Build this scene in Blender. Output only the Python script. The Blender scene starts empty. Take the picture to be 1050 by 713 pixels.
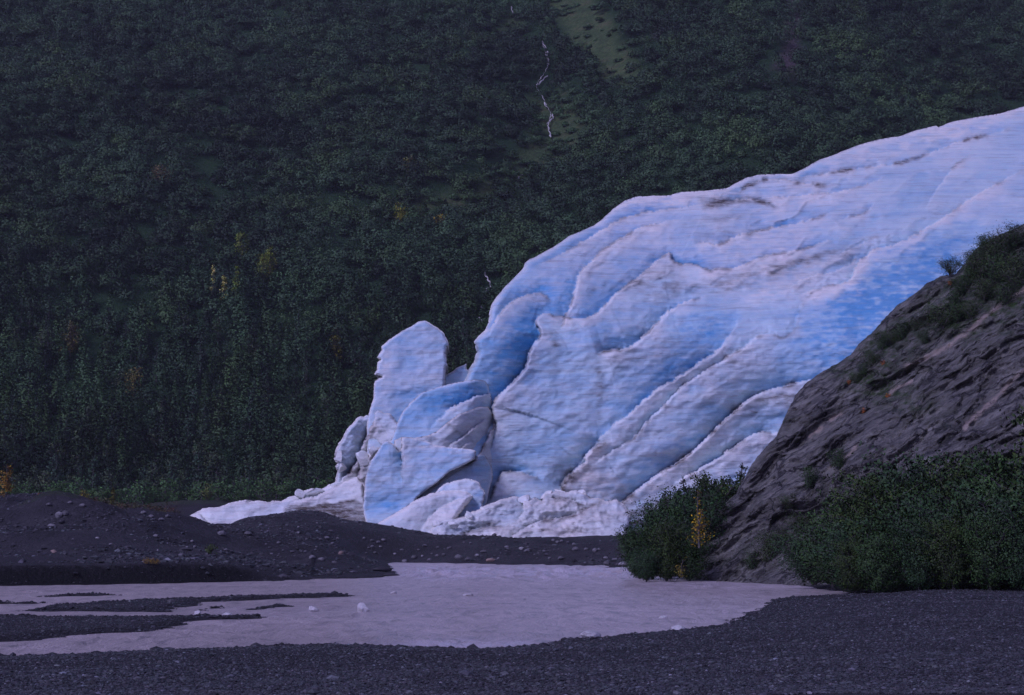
import bpy, math, random
import numpy as np
from mathutils import Vector
from mathutils.geometry import delaunay_2d_cdt

rng = np.random.default_rng(7)
random.seed(7)
SC = bpy.context.scene
COL = SC.collection
R = math.radians

# ------------------------------------------------------------------ camera model (photo is 1050 x 713)
F = 1959.0
CX, CY = 525.0, 356.5
HZ = 550.0                      # photo row of the horizon
EYE = 2.2                       # eye height above the river
PITCH = math.atan((HZ - CY) / F)
cp, sp = math.cos(PITCH), math.sin(PITCH)

def at(px, py, Y):
    """photo direction (px, py) carried out to a distance of Y metres -> world point"""
    px = np.asarray(px, float); py = np.asarray(py, float)
    xc = (px - CX) / F; yc = (CY - py) / F
    dy = cp - sp * yc; dz = sp + cp * yc
    k = Y / dy
    return xc * k, np.zeros_like(xc) + Y, EYE + dz * k

def proj(X, Y, Z):
    z = Z - EYE
    d = Y * cp + z * sp; u = -Y * sp + z * cp
    return CX + F * X / d, CY - F * u / d

# ------------------------------------------------------------------ noise
def _h(ix, iy, iz, s):
    n = (ix.astype(np.int64) * 374761393 + iy.astype(np.int64) * 668265263 + iz.astype(np.int64) * 1274126177 + s * 974634777) & 0xffffffff
    n = ((n ^ (n >> 13)) * 1274126177) & 0xffffffff
    n = ((n ^ (n >> 16)) * 2246822519) & 0xffffffff
    return ((n ^ (n >> 15)) & 0xffffff) / float(0xffffff) * 2 - 1

def vnoise(x, y, z=None, seed=0):
    x = np.asarray(x, float); y = np.asarray(y, float)
    z = np.zeros_like(x) if z is None else np.asarray(z, float)
    x0 = np.floor(x); y0 = np.floor(y); z0 = np.floor(z)
    fx, fy, fz = x - x0, y - y0, z - z0
    sx, sy, sz = [f * f * f * (f * (f * 6 - 15) + 10) for f in (fx, fy, fz)]
    r = 0
    for i in (0, 1):
        wx = sx if i else 1 - sx
        for j in (0, 1):
            wy = sy if j else 1 - sy
            for k in (0, 1):
                wz = sz if k else 1 - sz
                r = r + wx * wy * wz * _h(x0 + i, y0 + j, z0 + k, seed)
    return r

def fbm(x, y, z=None, octv=4, seed=0, gain=.5):
    x = np.asarray(x, float); y = np.asarray(y, float)
    a, s, t = 1.0, 0.0, 0.0
    for o in range(octv):
        f = 2.03 ** o
        s = s + a * vnoise(x * f + o * 17.3, y * f - o * 9.1, None if z is None else np.asarray(z) * f, seed + o)
        t += a; a *= gain
    return s / t

def sstep(a, b, x):
    t = np.clip((x - a) / (b - a), 0, 1)
    return t * t * (3 - 2 * t)

# ------------------------------------------------------------------ polygons
def seg_dist(P, A, B):
    """P (n,2); returns distance, parameter, cross sign to segment AB"""
    d = B - A
    L2 = max(float(d @ d), 1e-12)
    v = P - A
    t = np.clip((v @ d) / L2, 0, 1)
    q = v - t[:, None] * d
    return np.hypot(q[:, 0], q[:, 1]), t, d[0] * v[:, 1] - d[1] * v[:, 0]

def sdf(P, poly):
    """negative inside"""
    poly = np.asarray(poly, float)
    n = len(poly)
    dist = np.full(len(P), 1e9); ins = np.zeros(len(P), bool)
    for i in range(n):
        a, b = poly[i], poly[(i + 1) % n]
        d, _, _ = seg_dist(P, a, b)
        dist = np.minimum(dist, d)
        c = ((a[1] > P[:, 1]) != (b[1] > P[:, 1]))
        with np.errstate(divide='ignore', invalid='ignore'):
            xi = (b[0] - a[0]) * (P[:, 1] - a[1]) / (b[1] - a[1] + 1e-30) + a[0]
        ins ^= c & (P[:, 0] < xi)
    return np.where(ins, -dist, dist)

def resample(poly, step, closed=True, jitter=0.0, seed=0):
    poly = [np.array(p, float) for p in poly]
    out = []
    n = len(poly)
    for i in range(n if closed else n - 1):
        a, b = poly[i], poly[(i + 1) % n]
        L = np.hypot(*(b - a)); k = max(1, int(round(L / step)))
        for j in range(k):
            out.append(a + (b - a) * j / k)
    if not closed:
        out.append(poly[-1])
    out = np.array(out)
    if jitter:
        s = np.arange(len(out)) * step
        out[:, 0] += jitter * (fbm(s / 7., s * 0 + seed * 3.1, None, 3, 11) + .5 * vnoise(s / 1.7, s * 0 + seed, None, 5))
        out[:, 1] += jitter * (fbm(s / 7., s * 0 + seed * 5.7 + 9, None, 3, 12) + .5 * vnoise(s / 1.7, s * 0 + seed + 4, None, 6))
    return out

def smooth_line(pts, it=2):
    p = np.array(pts, float)
    for _ in range(it):
        q = [p[0]]
        for a, b in zip(p[:-1], p[1:]):
            q += [a * .75 + b * .25, a * .25 + b * .75]
        q.append(p[-1]); p = np.array(q)
    return p

# ------------------------------------------------------------------ mesh helpers
def mesh_np(name, V, faces, mat, parent=None, smooth=True, attrs=None):
    """V (n,3); faces: (m,k) array or list of such arrays; attrs: {name: (n,4) colours}"""
    if isinstance(faces, np.ndarray):
        faces = [faces]
    faces = [f for f in faces if len(f)]
    me = bpy.data.meshes.new(name)
    me.vertices.add(len(V)); me.vertices.foreach_set('co', np.asarray(V, np.float32).ravel())
    loops = np.concatenate([f.ravel() for f in faces]).astype(np.int32)
    tot = np.concatenate([np.full(len(f), f.shape[1]) for f in faces]).astype(np.int32)
    me.loops.add(len(loops)); me.loops.foreach_set('vertex_index', loops)
    me.polygons.add(len(tot))
    me.polygons.foreach_set('loop_start', np.concatenate([[0], np.cumsum(tot)[:-1]]).astype(np.int32))
    me.polygons.foreach_set('use_smooth', np.full(len(tot), smooth))
    me.update(calc_edges=True)
    for k, a in (attrs or {}).items():
        c = me.attributes.new(k, 'FLOAT_COLOR', 'POINT')
        c.data.foreach_set('color', np.asarray(a, np.float32).ravel())
    me.materials.append(mat)
    o = bpy.data.objects.new(name, me); COL.objects.link(o)
    if parent:
        o.parent = parent
    return o

def empty(name, loc, label=None, cat=None, group=None):
    o = bpy.data.objects.new(name, None); COL.objects.link(o)
    o.location = loc; o.empty_display_size = .3
    tag(o, label, cat, group)
    return o

def tag(o, label=None, cat=None, group=None, kind=None):
    if label: o['label'] = label
    if cat: o['category'] = cat
    if group: o['group'] = group
    if kind: o['kind'] = kind
    return o

def dup(root, loc, rz=0, sc=(1, 1, 1), label=None, cat=None, group=None):
    r = root.copy(); COL.objects.link(r)
    r.location = loc; r.rotation_euler = (0, 0, rz); r.scale = sc
    tag(r, label, cat, group)
    for ch in list(root.children):
        c = ch.copy(); COL.objects.link(c); c.parent = r
    return r

def tubes(paths, sides=5):
    """paths: list of (points (k,3), radii (k)) -> V, F of tapered tubes"""
    VV, FF, off = [], [], 0
    for P, rad in paths:
        P = np.asarray(P, float); k = len(P)
        T = np.gradient(P, axis=0); T /= np.linalg.norm(T, axis=1)[:, None] + 1e-9
        up = np.array([.31, .95, .05]); 
        A = np.cross(T, up); A /= np.linalg.norm(A, axis=1)[:, None] + 1e-9
        B = np.cross(T, A)
        th = np.arange(sides) / sides * 2 * np.pi
        ring = P[:, None, :] + np.asarray(rad)[:, None, None] * (A[:, None, :] * np.cos(th)[None, :, None] + B[:, None, :] * np.sin(th)[None, :, None])
        VV.append(ring.reshape(-1, 3))
        i = np.arange(k - 1)[:, None] * sides; j = np.arange(sides)[None, :]; j2 = (j + 1) % sides
        FF.append(np.stack([i + j, i + j2, i + sides + j2, i + sides + j], -1).reshape(-1, 4) + off)
        off += k * sides
    return np.concatenate(VV), np.concatenate(FF)

# ------------------------------------------------------------------ materials
def new_mat(name):
    m = bpy.data.materials.new(name); m.use_nodes = True
    nt = m.node_tree; nt.nodes.clear()
    out = nt.nodes.new('ShaderNodeOutputMaterial')
    b = nt.nodes.new('ShaderNodeBsdfPrincipled')
    nt.links.new(b.outputs[0], out.inputs[0])
    return m, nt, b

def N(nt, typ, **kw):
    n = nt.nodes.new(typ)
    for k, v in kw.items():
        if k.startswith('i_'):
            n.inputs[k[2:].replace('_', ' ')].default_value = v
        else:
            setattr(n, k, v)
    return n

def coords(nt, scale=(1, 1, 1), rot=(0, 0, 0), space='Object'):
    tc = N(nt, 'ShaderNodeTexCoord'); mp = N(nt, 'ShaderNodeMapping')
    mp.inputs['Scale'].default_value = scale; mp.inputs['Rotation'].default_value = rot
    if any(rot):
        m0 = N(nt, 'ShaderNodeMapping'); m0.inputs['Rotation'].default_value = rot; mp.inputs['Rotation'].default_value = (0, 0, 0)
        nt.links.new(tc.outputs[space], m0.inputs[0]); nt.links.new(m0.outputs[0], mp.inputs[0])
    else:
        nt.links.new(tc.outputs[space], mp.inputs[0])
    return mp.outputs[0]

def noise(nt, vec, scale, detail=4, rough=.55, dist=0):
    n = N(nt, 'ShaderNodeTexNoise'); n.inputs['Scale'].default_value = scale
    n.inputs['Detail'].default_value = detail; n.inputs['Roughness'].default_value = rough
    n.inputs['Distortion'].default_value = dist
    nt.links.new(vec, n.inputs['Vector'])
    return n.outputs[0]

def ramp(nt, fac, stops):
    r = N(nt, 'ShaderNodeValToRGB')
    e = r.color_ramp.elements
    while len(e) < len(stops): e.new(.5)
    for k, (p, c) in enumerate(stops):
        e[k].position = p
        e[k].color = (c, c, c, 1) if not isinstance(c, (tuple, list)) else (*c, 1)
    nt.links.new(fac, r.inputs[0])
    return r.outputs[0]

def mix(nt, fac, a, b, mode='MIX'):
    m = N(nt, 'ShaderNodeMix', data_type='RGBA', blend_type=mode)
    for v, s in ((fac, m.inputs[0]), (a, m.inputs[6]), (b, m.inputs[7])):
        if isinstance(v, (int, float)): s.default_value = v
        elif isinstance(v, (tuple, list)): s.default_value = (*v, 1)
        else: nt.links.new(v, s)
    return m.outputs[2]

def math_(nt, op, a, b=0.0, clamp=False):
    m = N(nt, 'ShaderNodeMath', operation=op); m.use_clamp = clamp
    for v, s in ((a, m.inputs[0]), (b, m.inputs[1])):
        if isinstance(v, (int, float)): s.default_value = v
        else: nt.links.new(v, s)
    return m.outputs[0]

def bump(nt, h, strength, dist, bsdf):
    b = N(nt, 'ShaderNodeBump'); b.inputs['Strength'].default_value = strength; b.inputs['Distance'].default_value = dist
    nt.links.new(h, b.inputs['Height']); nt.links.new(b.outputs[0], bsdf.inputs['Normal'])

def attr(nt, name):
    a = N(nt, 'ShaderNodeAttribute', attribute_name=name)
    s = N(nt, 'ShaderNodeSeparateColor'); nt.links.new(a.outputs['Color'], s.inputs[0])
    return a.outputs['Color'], s.outputs[0], s.outputs[1], s.outputs[2]

def mat_ice():
    m, nt, b = new_mat('glacier_ice')
    _, wea, blu, dirt = attr(nt, 'ice')  # first channel: weathered crust plus painted rim light and relief shading
    strata = noise(nt, coords(nt, (.06, .06, 1.0), (0, R(4), 0)), 1.0, 7, .68, .35)
    fine = noise(nt, coords(nt, (.28, .28, 3.0), (0, R(2), 0)), 1.0, 6, .70, .35)
    cell = noise(nt, coords(nt, (.5, .5, 1.1)), 1.0, 6, .65)
    st = ramp(nt, strata, [(.34, 0.0), (.66, 1.0)])
    fi = ramp(nt, fine, [(.34, 0.0), (.68, 1.0)])
    ce = ramp(nt, cell, [(.30, 0.0), (.70, 1.0)])
    bl = math_(nt, 'ADD', blu, math_(nt, 'MULTIPLY', math_(nt, 'SUBTRACT', st, .5), .44))
    bl = math_(nt, 'ADD', bl, math_(nt, 'MULTIPLY', math_(nt, 'SUBTRACT', fi, .5), .22), clamp=True)
    col = mix(nt, bl, (.56, .735, .745), (.12, .375, .61))
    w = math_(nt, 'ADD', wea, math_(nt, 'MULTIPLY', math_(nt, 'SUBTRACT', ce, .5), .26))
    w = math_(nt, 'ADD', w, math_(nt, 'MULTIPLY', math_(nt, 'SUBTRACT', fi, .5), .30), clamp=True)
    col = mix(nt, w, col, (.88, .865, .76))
    grain = noise(nt, coords(nt, (.5, .5, 2.0)), 1.0, 9, .78)
    d = math_(nt, 'MULTIPLY', dirt, ramp(nt, grain, [(.34, .15), (.60, 1.15)]), clamp=True)
    col = mix(nt, d, col, (.085, .066, .050))
    grey = ramp(nt, noise(nt, coords(nt, (.16, .16, 1.7), (0, R(3), 0)), 1.0, 8, .76, .45), [(.51, 0.0), (.68, .48)])
    col = mix(nt, grey, col, (.24, .24, .23))
    specks = ramp(nt, noise(nt, coords(nt, (1, 1, 1.6)), 3.2, 4, .65), [(.62, 0.0), (.72, 1.0)])
    col = mix(nt, math_(nt, 'MULTIPLY', specks, math_(nt, 'MULTIPLY', w, .42)), col, (.13, .10, .10))
    nt.links.new(col, b.inputs['Base Color'])
    b.inputs['Roughness'].default_value = .5
    b.inputs['IOR'].default_value = 1.31
    b.inputs['Specular IOR Level'].default_value = .35
    hh = math_(nt, 'ADD', math_(nt, 'MULTIPLY', fine, 1.0), math_(nt, 'ADD', math_(nt, 'MULTIPLY', cell, .5), math_(nt, 'MULTIPLY', grain, .5)))
    bump(nt, hh, .6, .22, b)
    return m

def mat_leaf(name, base, rough=.6):
    m, nt, b = new_mat(name)
    c, _, _, _ = attr(nt, 'col')
    col = mix(nt, 1.0, c, base, 'MULTIPLY')
    nt.links.new(col, b.inputs['Base Color'])
    b.inputs['Roughness'].default_value = rough
    b.inputs['Specular IOR Level'].default_value = .25
    return m

def mat_bark():
    m, nt, b = new_mat('bark')
    n = noise(nt, coords(nt, (8, 8, 1.5)), 1.0, 4)
    nt.links.new(ramp(nt, n, [(.3, (.05, .045, .04)), (.7, (.15, .14, .13))]), b.inputs['Base Color'])
    b.inputs['Roughness'].default_value = .9
    return m

def mat_rock():
    m, nt, b = new_mat('slate_rock')
    _, vein, moss, wet = attr(nt, 'rock')
    # foliation runs up to the right across the face
    v1 = coords(nt, (.35, .35, 1.9), (0, R(30), 0)); v2 = coords(nt, (1.2, 1.2, 5.5), (0, R(34), 0))
    n1 = noise(nt, v1, 1.0, 8, .68, .7); n2 = noise(nt, v2, 1.0, 7, .72, .6)
    n3 = noise(nt, coords(nt), .35, 4, .5)
    col = ramp(nt, n1, [(.33, (.066, .065, .054)), (.47, (.185, .182, .150)), (.61, (.35, .342, .28))])
    col = mix(nt, ramp(nt, n2, [(.38, .9), (.49, 0.0)]), col, (.040, .040, .034))
    col = mix(nt, math_(nt, 'MULTIPLY', ramp(nt, n3, [(.42, 0.0), (.65, 1.0)]), .35), col, (.075, .080, .045))
    vc = N(nt, 'ShaderNodeTexVoronoi', feature='DISTANCE_TO_EDGE'); vc.inputs['Scale'].default_value = 1.0
    wv = N(nt, 'ShaderNodeVectorMath', operation='ADD'); nt.links.new(coords(nt, (.30, .30, 1.15), (0, R(31), 0)), wv.inputs[0])
    wn = N(nt, 'ShaderNodeTexNoise'); wn.inputs['Scale'].default_value = .8; wn.inputs['Detail'].default_value = 5; nt.links.new(coords(nt), wn.inputs['Vector']); nt.links.new(wn.outputs[1], wv.inputs[1])
    nt.links.new(wv.outputs[0], vc.inputs['Vector'])
    crack = ramp(nt, vc.outputs['Distance'], [(.0, 1.0), (.05, 0.0)])
    col = mix(nt, math_(nt, 'MULTIPLY', crack, .85), col, (.018, .018, .016))
    lich = ramp(nt, noise(nt, coords(nt), 1.3, 6, .7), [(.58, 0.0), (.72, 1.0)])
    flk = ramp(nt, noise(nt, coords(nt, (.9, .9, 5.0), (0, R(28), 0)), 1.0, 7, .74, .5), [(.54, 0.0), (.66, .8)])
    col = mix(nt, flk, col, (.33, .32, .285))
    col = mix(nt, math_(nt, 'MULTIPLY', lich, .45), col, (.34, .32, .30))
    mo = math_(nt, 'MULTIPLY', moss, ramp(nt, noise(nt, coords(nt), 2.2, 6, .7), [(.35, 0.0), (.6, 1.3)]), clamp=True)
    col = mix(nt, mo, col, (.045, .085, .014))
    ve = math_(nt, 'MULTIPLY', vein, ramp(nt, n2, [(.33, .35), (.48, 1.25)]), clamp=True)
    col = mix(nt, ve, col, (.50, .42, .32))
    nt.links.new(col, b.inputs['Base Color'])
    b.inputs['Roughness'].default_value = .62
    b.inputs['Specular IOR Level'].default_value = .45
    bump(nt, math_(nt, 'ADD', math_(nt, 'ADD', n1, math_(nt, 'MULTIPLY', n2, .8)), math_(nt, 'MULTIPLY', crack, -.5)), 1.0, .8, b)
    return m

def mat_ground():
    m, nt, b = new_mat('gravel_ground')
    c, wet, red, green = attr(nt, 'grd')
    vo = N(nt, 'ShaderNodeTexVoronoi'); vo.inputs['Scale'].default_value = 5.0; vo.inputs['Randomness'].default_value = 1
    nt.links.new(coords(nt), vo.inputs['Vector'])
    sv = N(nt, 'ShaderNodeSeparateColor'); nt.links.new(vo.outputs['Color'], sv.inputs[0])
    n1 = noise(nt, coords(nt), .22, 6, .6); n2 = noise(nt, coords(nt), 14., 3, .7); n3 = noise(nt, coords(nt), 1.6, 6, .7)
    col = ramp(nt, sv.outputs[0], [(.0, (.020, .020, .020)), (.6, (.038, .038, .038)), (.93, (.060, .060, .060)), (1.0, (.13, .128, .125))])
    col = mix(nt, .55, col, ramp(nt, n2, [(.3, (.014, .014, .014)), (.7, (.060, .060, .061))]))
    col = mix(nt, ramp(nt, n1, [(.40, 0.0), (.62, .8)]), col, (.020, .019, .019))
    col = mix(nt, ramp(nt, n3, [(.52, 0.0), (.70, .5)]), col, (.062, .060, .060))
    col = mix(nt, math_(nt, 'MULTIPLY', red, ramp(nt, n3, [(.42, 0.0), (.60, 1.0)])), col, (.055, .034, .020))
    col = mix(nt, math_(nt, 'MULTIPLY', green, ramp(nt, n3, [(.40, 0.0), (.58, 1.0)])), col, (.035, .05, .015))
    col = mix(nt, math_(nt, 'MULTIPLY', wet, .96), col, (.006, .0056, .0052))
    nt.links.new(col, b.inputs['Base Color'])
    b.inputs['Roughness'].default_value = .8
    b.inputs['Specular IOR Level'].default_value = .25
    bump(nt, math_(nt, 'ADD', math_(nt, 'MULTIPLY', vo.outputs['Distance'], -1.0), math_(nt, 'ADD', math_(nt, 'MULTIPLY', n3, 1.5), n2)), .8, .10, b)
    return m

def mat_hill():
    m, nt, b = new_mat('hillside_cover')
    c, grass, scree, _ = attr(nt, 'hil')
    n1 = noise(nt, coords(nt), .18, 6, .65); n2 = noise(nt, coords(nt), 1.1, 5, .7)
    col = ramp(nt, n2, [(.3, (.014, .036, .014)), (.7, (.032, .072, .026))])
    gcol = ramp(nt, n1, [(.36, (.056, .098, .034)), (.52, (.090, .138, .046)), (.66, (.12, .135, .055))])
    gcol = mix(nt, ramp(nt, n2, [(.42, 0.0), (.62, .75)]), gcol, (.034, .046, .022))
    col = mix(nt, grass, col, gcol)
    col = mix(nt, scree, col, ramp(nt, n2, [(.3, (.05, .042, .042)), (.7, (.11, .088, .085))]))
    nt.links.new(col, b.inputs['Base Color'])
    b.inputs['Roughness'].default_value = .95
    b.inputs['Specular IOR Level'].default_value = .1
    bump(nt, math_(nt, 'ADD', n2, n1), 1.0, .8, b)
    return m

def mat_river():
    m, nt, b = new_mat('silty_meltwater')
    _, foam, _, _ = attr(nt, 'wat')
    a1 = noise(nt, coords(nt, (.8, .25, 1), (0, 0, R(5))), 1.0, 6, .65, .6)
    a2 = noise(nt, coords(nt, (1.7, .50, 1), (0, 0, R(-4))), 1.0, 6, .68, .4)
    big = noise(nt, coords(nt, (.06, .14, 1)), 1.0, 4, .6, .5)
    col = ramp(nt, big, [(.3, (.43, .375, .35)), (.7, (.57, .495, .46))])
    col = mix(nt, ramp(nt, a2, [(.50, 0.0), (.64, .75)]), col, (.25, .225, .22))
    fn = ramp(nt, noise(nt, coords(nt, (1.2, .35, 1)), 1.0, 7, .75), [(.40, 0.0), (.55, 1.0)])
    col = mix(nt, math_(nt, 'MULTIPLY', foam, fn), col, (.62, .58, .60))
    nt.links.new(col, b.inputs['Base Color'])
    b.inputs['Roughness'].default_value = .28
    b.inputs['IOR'].default_value = 1.2
    b.inputs['Specular IOR Level'].default_value = .42
    bump(nt, math_(nt, 'ADD', a1, math_(nt, 'MULTIPLY', a2, .7)), 1.0, .24, b)
    return m

def mat_stone(name, stops, sc=3.0):
    m, nt, b = new_mat(name)
    oi = N(nt, 'ShaderNodeObjectInfo')
    n = noise(nt, coords(nt), sc, 6, .65, .3)
    col = ramp(nt, n, stops)
    v = math_(nt, 'ADD', math_(nt, 'MULTIPLY', oi.outputs['Random'], .7), .65)
    cc = N(nt, 'ShaderNodeCombineColor')
    for i in range(3): nt.links.new(v, cc.inputs[i])
    nt.links.new(mix(nt, 1.0, col, cc.outputs[0], 'MULTIPLY'), b.inputs['Base Color'])
    b.inputs['Roughness'].default_value = .75
    bump(nt, n, .7, .06, b)
    return m

def mat_pebble():
    m, nt, b = new_mat('pebbles')
    c, _, _, _ = attr(nt, 'col')
    nt.links.new(c, b.inputs['Base Color'])
    b.inputs['Roughness'].default_value = .65
    b.inputs['Specular IOR Level'].default_value = .35
    return m

def mat_plain(name, col, rough):
    m, nt, b = new_mat(name)
    n = noise(nt, coords(nt), 2.0, 6, .65)
    nt.links.new(ramp(nt, n, [(.3, tuple(c * .72 for c in col)), (.7, col)]), b.inputs['Base Color'])
    b.inputs['Roughness'].default_value = rough
    bump(nt, n, .6, .08, b)
    return m

M_ICE = mat_ice(); M_BARK = mat_bark(); M_ROCK = mat_rock(); M_GROUND = mat_ground(); M_HILL = mat_hill()
M_RIVER = mat_river(); M_PEB = mat_pebble()
M_LEAF = mat_leaf('green_leaves', (1, 1, 1))
M_STONE = mat_stone('grey_boulder', [(.3, (.065, .062, .064)), (.7, (.17, .165, .165))])
M_PALE = mat_stone('pale_boulder', [(.3, (.12, .118, .115)), (.7, (.30, .29, .28))])
M_TAN = mat_stone('tan_boulder', [(.3, (.20, .14, .11)), (.7, (.38, .28, .22))])
M_DARK = mat_stone('dark_wet_rock', [(.3, (.014, .014, .015)), (.7, (.05, .048, .05))])
M_BERG = mat_plain('stranded_ice', (.58, .57, .54), .5)
M_CASC = mat_plain('white_water', (.58, .56, .52), .6)

# ================================================================== THE RIVER OUTLINE (photo pixels -> river plane)
river_px = [(-90, 676), (13, 673.5), (84, 671), (168, 667.5), (200, 667.5), (263, 663.5), (326, 662), (389, 662.5), (434, 664.5), (487, 666.5),
            (519, 664), (560, 661), (569, 658), (594, 655), (624, 653.5), (638, 650.5), (670, 649), (695, 646), (711, 643.7), (734, 642),
            (748, 637), (768, 630), (780, 622), (793, 614.5), (821, 611.8), (868, 611.6), (872, 608.4), (842, 604.2), (794, 596.5), (757, 593.5),
            (702, 591.5), (641, 591.8), (638, 592), (646, 587), (640, 584), (620, 582), (551, 579.4), (473, 578.2), (447, 577.5), (404, 576.8), (396, 578.2),
            (403, 581), (402, 585), (416, 590.2), (380, 592.6), (334, 594), (284, 596), (221, 597.4), (168, 598.5), (105, 599.5), (14, 601), (-90, 603)]
bars_px = [
    [(17, 627), (42, 622.8), (84, 619.5), (130, 617.2), (178, 615.2), (210, 613.7), (263, 612), (309, 610.6), (347, 610.2), (366, 611), (347, 612.4), (313, 613.5),
     (263, 616), (221, 617.4), (208, 621), (188, 623.5), (174, 627.5), (126, 627.9), (84, 628.2), (50, 627.2)],
    [(15, 612.4), (96, 610.2), (125, 610.2), (96, 611.3), (40, 613)],
    [(-90, 615), (15, 619.2), (60, 618), (15, 620.5), (-90, 618)],
    [(243, 625.8), (263, 623.2), (294, 620.4), (296, 622.3), (263, 625.3)],
    [(202, 625), (227, 622), (228, 623.6), (204, 626.2)],
    [(212, 632), (227, 629.2), (239, 628.6), (238, 630.5), (222, 632.4)],
    [(-90, 633), (14, 633), (63, 634), (130, 634), (178, 633.6), (220, 633), (262, 632.6), (282, 633.2), (275, 635), (231, 636.5), (201, 637.4), (189, 639), (203, 641.2), (184, 645),
     (147, 647.6), (105, 650.8), (63, 653.5), (13, 657), (-90, 662)]]
def to_plane(pp, step=6):
    p = resample(pp, step, True)
    yc = (CY - p[:, 1]) / F
    Yv = -EYE * (cp - sp * yc) / (sp + cp * yc)
    X, Y, Z = at(p[:, 0], p[:, 1], Yv)
    return np.stack([X, Y], 1)
RIVER = to_plane(river_px); BARS = [to_plane(b) for b in bars_px]

# ------------------------------------------------------------------ ground height
ctrl = [(0, 12, .6), (525, 12, .6), (1050, 12, .6), (0, 22, .42), (525, 22, .42), (1050, 22, .45), (0, 31, .2), (300, 32, .2), (525, 33, .2), (700, 36, .22),
        (1000, 40, .38), (1050, 66, .30), (850, 62, .22), (800, 45, .25), (920, 48, .33), (1200, 50, .5), (-200, 30, .3),
        (0, 88, .80), (100, 88, .80), (230, 88, .80), (300, 95, .34), (400, 106, .22), (0, 100, 1.0), (200, 100, .95), (-200, 90, .9),
        (60, 134, 4.7), (0, 134, 3.7), (130, 136, 3.5), (130, 150, 4.2), (20, 115, 2.1), (100, 115, 2.2), (200, 115, 1.7), (200, 150, 2.2), (205, 190, 2.3), (190, 178, 1.9),
        (270, 186, 4.2), (310, 186, 4.5), (250, 150, 2.7), (380, 181, 3.3), (400, 152, 1.7), (330, 130, 1.5), (300, 110, .8), (430, 182, 2.7), (480, 178, 2.3), (550, 178, 2.0),
        (620, 180, 2.1), (450, 165, 1.15), (550, 160, .75), (640, 160, .9), (700, 120, .4), (60, 200, 6.2), (160, 190, 5.2), (200, 230, 6.2), (-150, 200, 5.5), (400, 250, 6.),
        (0, 300, 7), (300, 300, 7.5), (700, 300, 8), (1050, 300, 8), (900, 150, 3), (1050, 120, 2), (1300, 150, 3), (-300, 300, 7), (1400, 300, 8)]
CA = np.array([(c[0] - 525) / F for c in ctrl]); CB = np.log([c[1] for c in ctrl]); CZ = np.array([c[2] for c in ctrl])

def ground_z(X, Y, full=False):
    X = np.asarray(X, float).ravel(); Y = np.asarray(Y, float).ravel()
    Yc = np.maximum(Y, 3.)
    a = X / Yc; b = np.log(Yc)
    num = np.zeros(len(X)); den = np.zeros(len(X))
    for i in range(len(CZ)):
        d2 = ((a - CA[i]) / .05) ** 2 + ((b - CB[i]) / .12) ** 2
        w = 1 / (d2 + .12) ** 2
        num += w * CZ[i]; den += w
    zb = num / den
    mor = sstep(92, 125, Y)
    zb = zb + mor * (1 - .7 * sstep(158, 178, Y) * (a > -.19)) * (1.25 * fbm(X / 9., Y / 12., None, 4, 31) + .34 * (.5 - np.abs(fbm(X / 3.2, Y / 4.5, None, 4, 34))) + .22 * fbm(X / 1.4, Y / 1.6, None, 3, 32))
    zb = zb + (1 - mor) * .05 * fbm(X / 2.5, Y / 2.5, None, 3, 33)
    sd = np.full(len(X), 50.0); sb = np.full(len(X), -50.0)
    m = (Y > 24) & (Y < 185)
    P = np.stack([X[m], Y[m]], 1)
    wob = .25 * fbm(P[:, 0] / 1.3, P[:, 1] / 1.3, None, 3, 41)
    cutm = (P[:, 1] > 78) * (P[:, 1] < 130) * sstep(330, 260, CX + F * P[:, 0] / P[:, 1])
    sd[m] = sdf(P, RIVER) + wob * (1 - .8 * cutm)
    q = np.full(m.sum(), -50.0)
    for B in BARS:
        q = np.maximum(q, -sdf(P, B))
    sb[m] = q + .62 * fbm(P[:, 0] / 2.2, P[:, 1] / .8, None, 3, 43) - .27
    px = CX + F * a
    cut = (Y > 78) * (Y < 130) * sstep(335, 235, px)            # the undercut bank on the left
    wdt = 5.0 * (1 - cut) + 1.15 * cut
    wdt = np.where((Y > 95) & (cut < .05), 8.0, wdt)
    land = zb * sstep(-.02, 1, sd / wdt) + .05 * np.clip(sd, 0, 1)
    wetbank = cut * sstep(1.3, .8, sd) * (sd > -.6)
    z = np.where(sd > 0, land, np.maximum(-.5, sd * .35))
    barz = np.clip(sb, -2, .45) * .20
    z = np.maximum(z, np.where(sb > -2, barz, -9))
    if full:
        return z, sd, sb, wetbank, px
    return z

def ray_ground(px, py, zf, y0, y1, n=1500):
    Y = np.linspace(y0, y1, n)
    X, _, Z = at(np.full(n, px, float), np.full(n, py, float), Y)
    g = zf(X, Y)
    k = np.argmax(g >= Z) if (g >= Z).any() else n - 1
    return float(X[k]), float(Y[k]), float(g[k])

# ground sheet
tt = np.concatenate([np.linspace(-1.6, -.33, 40), np.linspace(-.32, .32, 620), np.linspace(.33, 1.6, 40)])
rows = [3.5]
while rows[-1] < 470:
    rows.append(rows[-1] + max(.12, rows[-1] * (.0062 if rows[-1] < 200 else .012)))
yy = np.array(rows)
TT, YY = np.meshgrid(tt, yy)
XX = TT * YY
z, sd, sb, wetb, gpx = ground_z(XX, YY, True)
nr, nc = XX.shape
idx = np.arange(nr * nc).reshape(nr, nc)
FQ = np.stack([idx[:-1, :-1], idx[:-1, 1:], idx[1:, 1:], idx[1:, :-1]], -1).reshape(-1, 4)
Xf, Yf = XX.ravel(), YY.ravel()
ppx, ppy = proj(Xf, Yf, z)
shore_wet = sstep(.9, .0, np.minimum(np.abs(sd), np.abs(sb))) * .45 * (Yf < 150)
wet = np.maximum(wetb * sstep(.75, .45, z + .25 * (z < .7) * 0), shore_wet)
wet = np.maximum(wetb, shore_wet)
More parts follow.
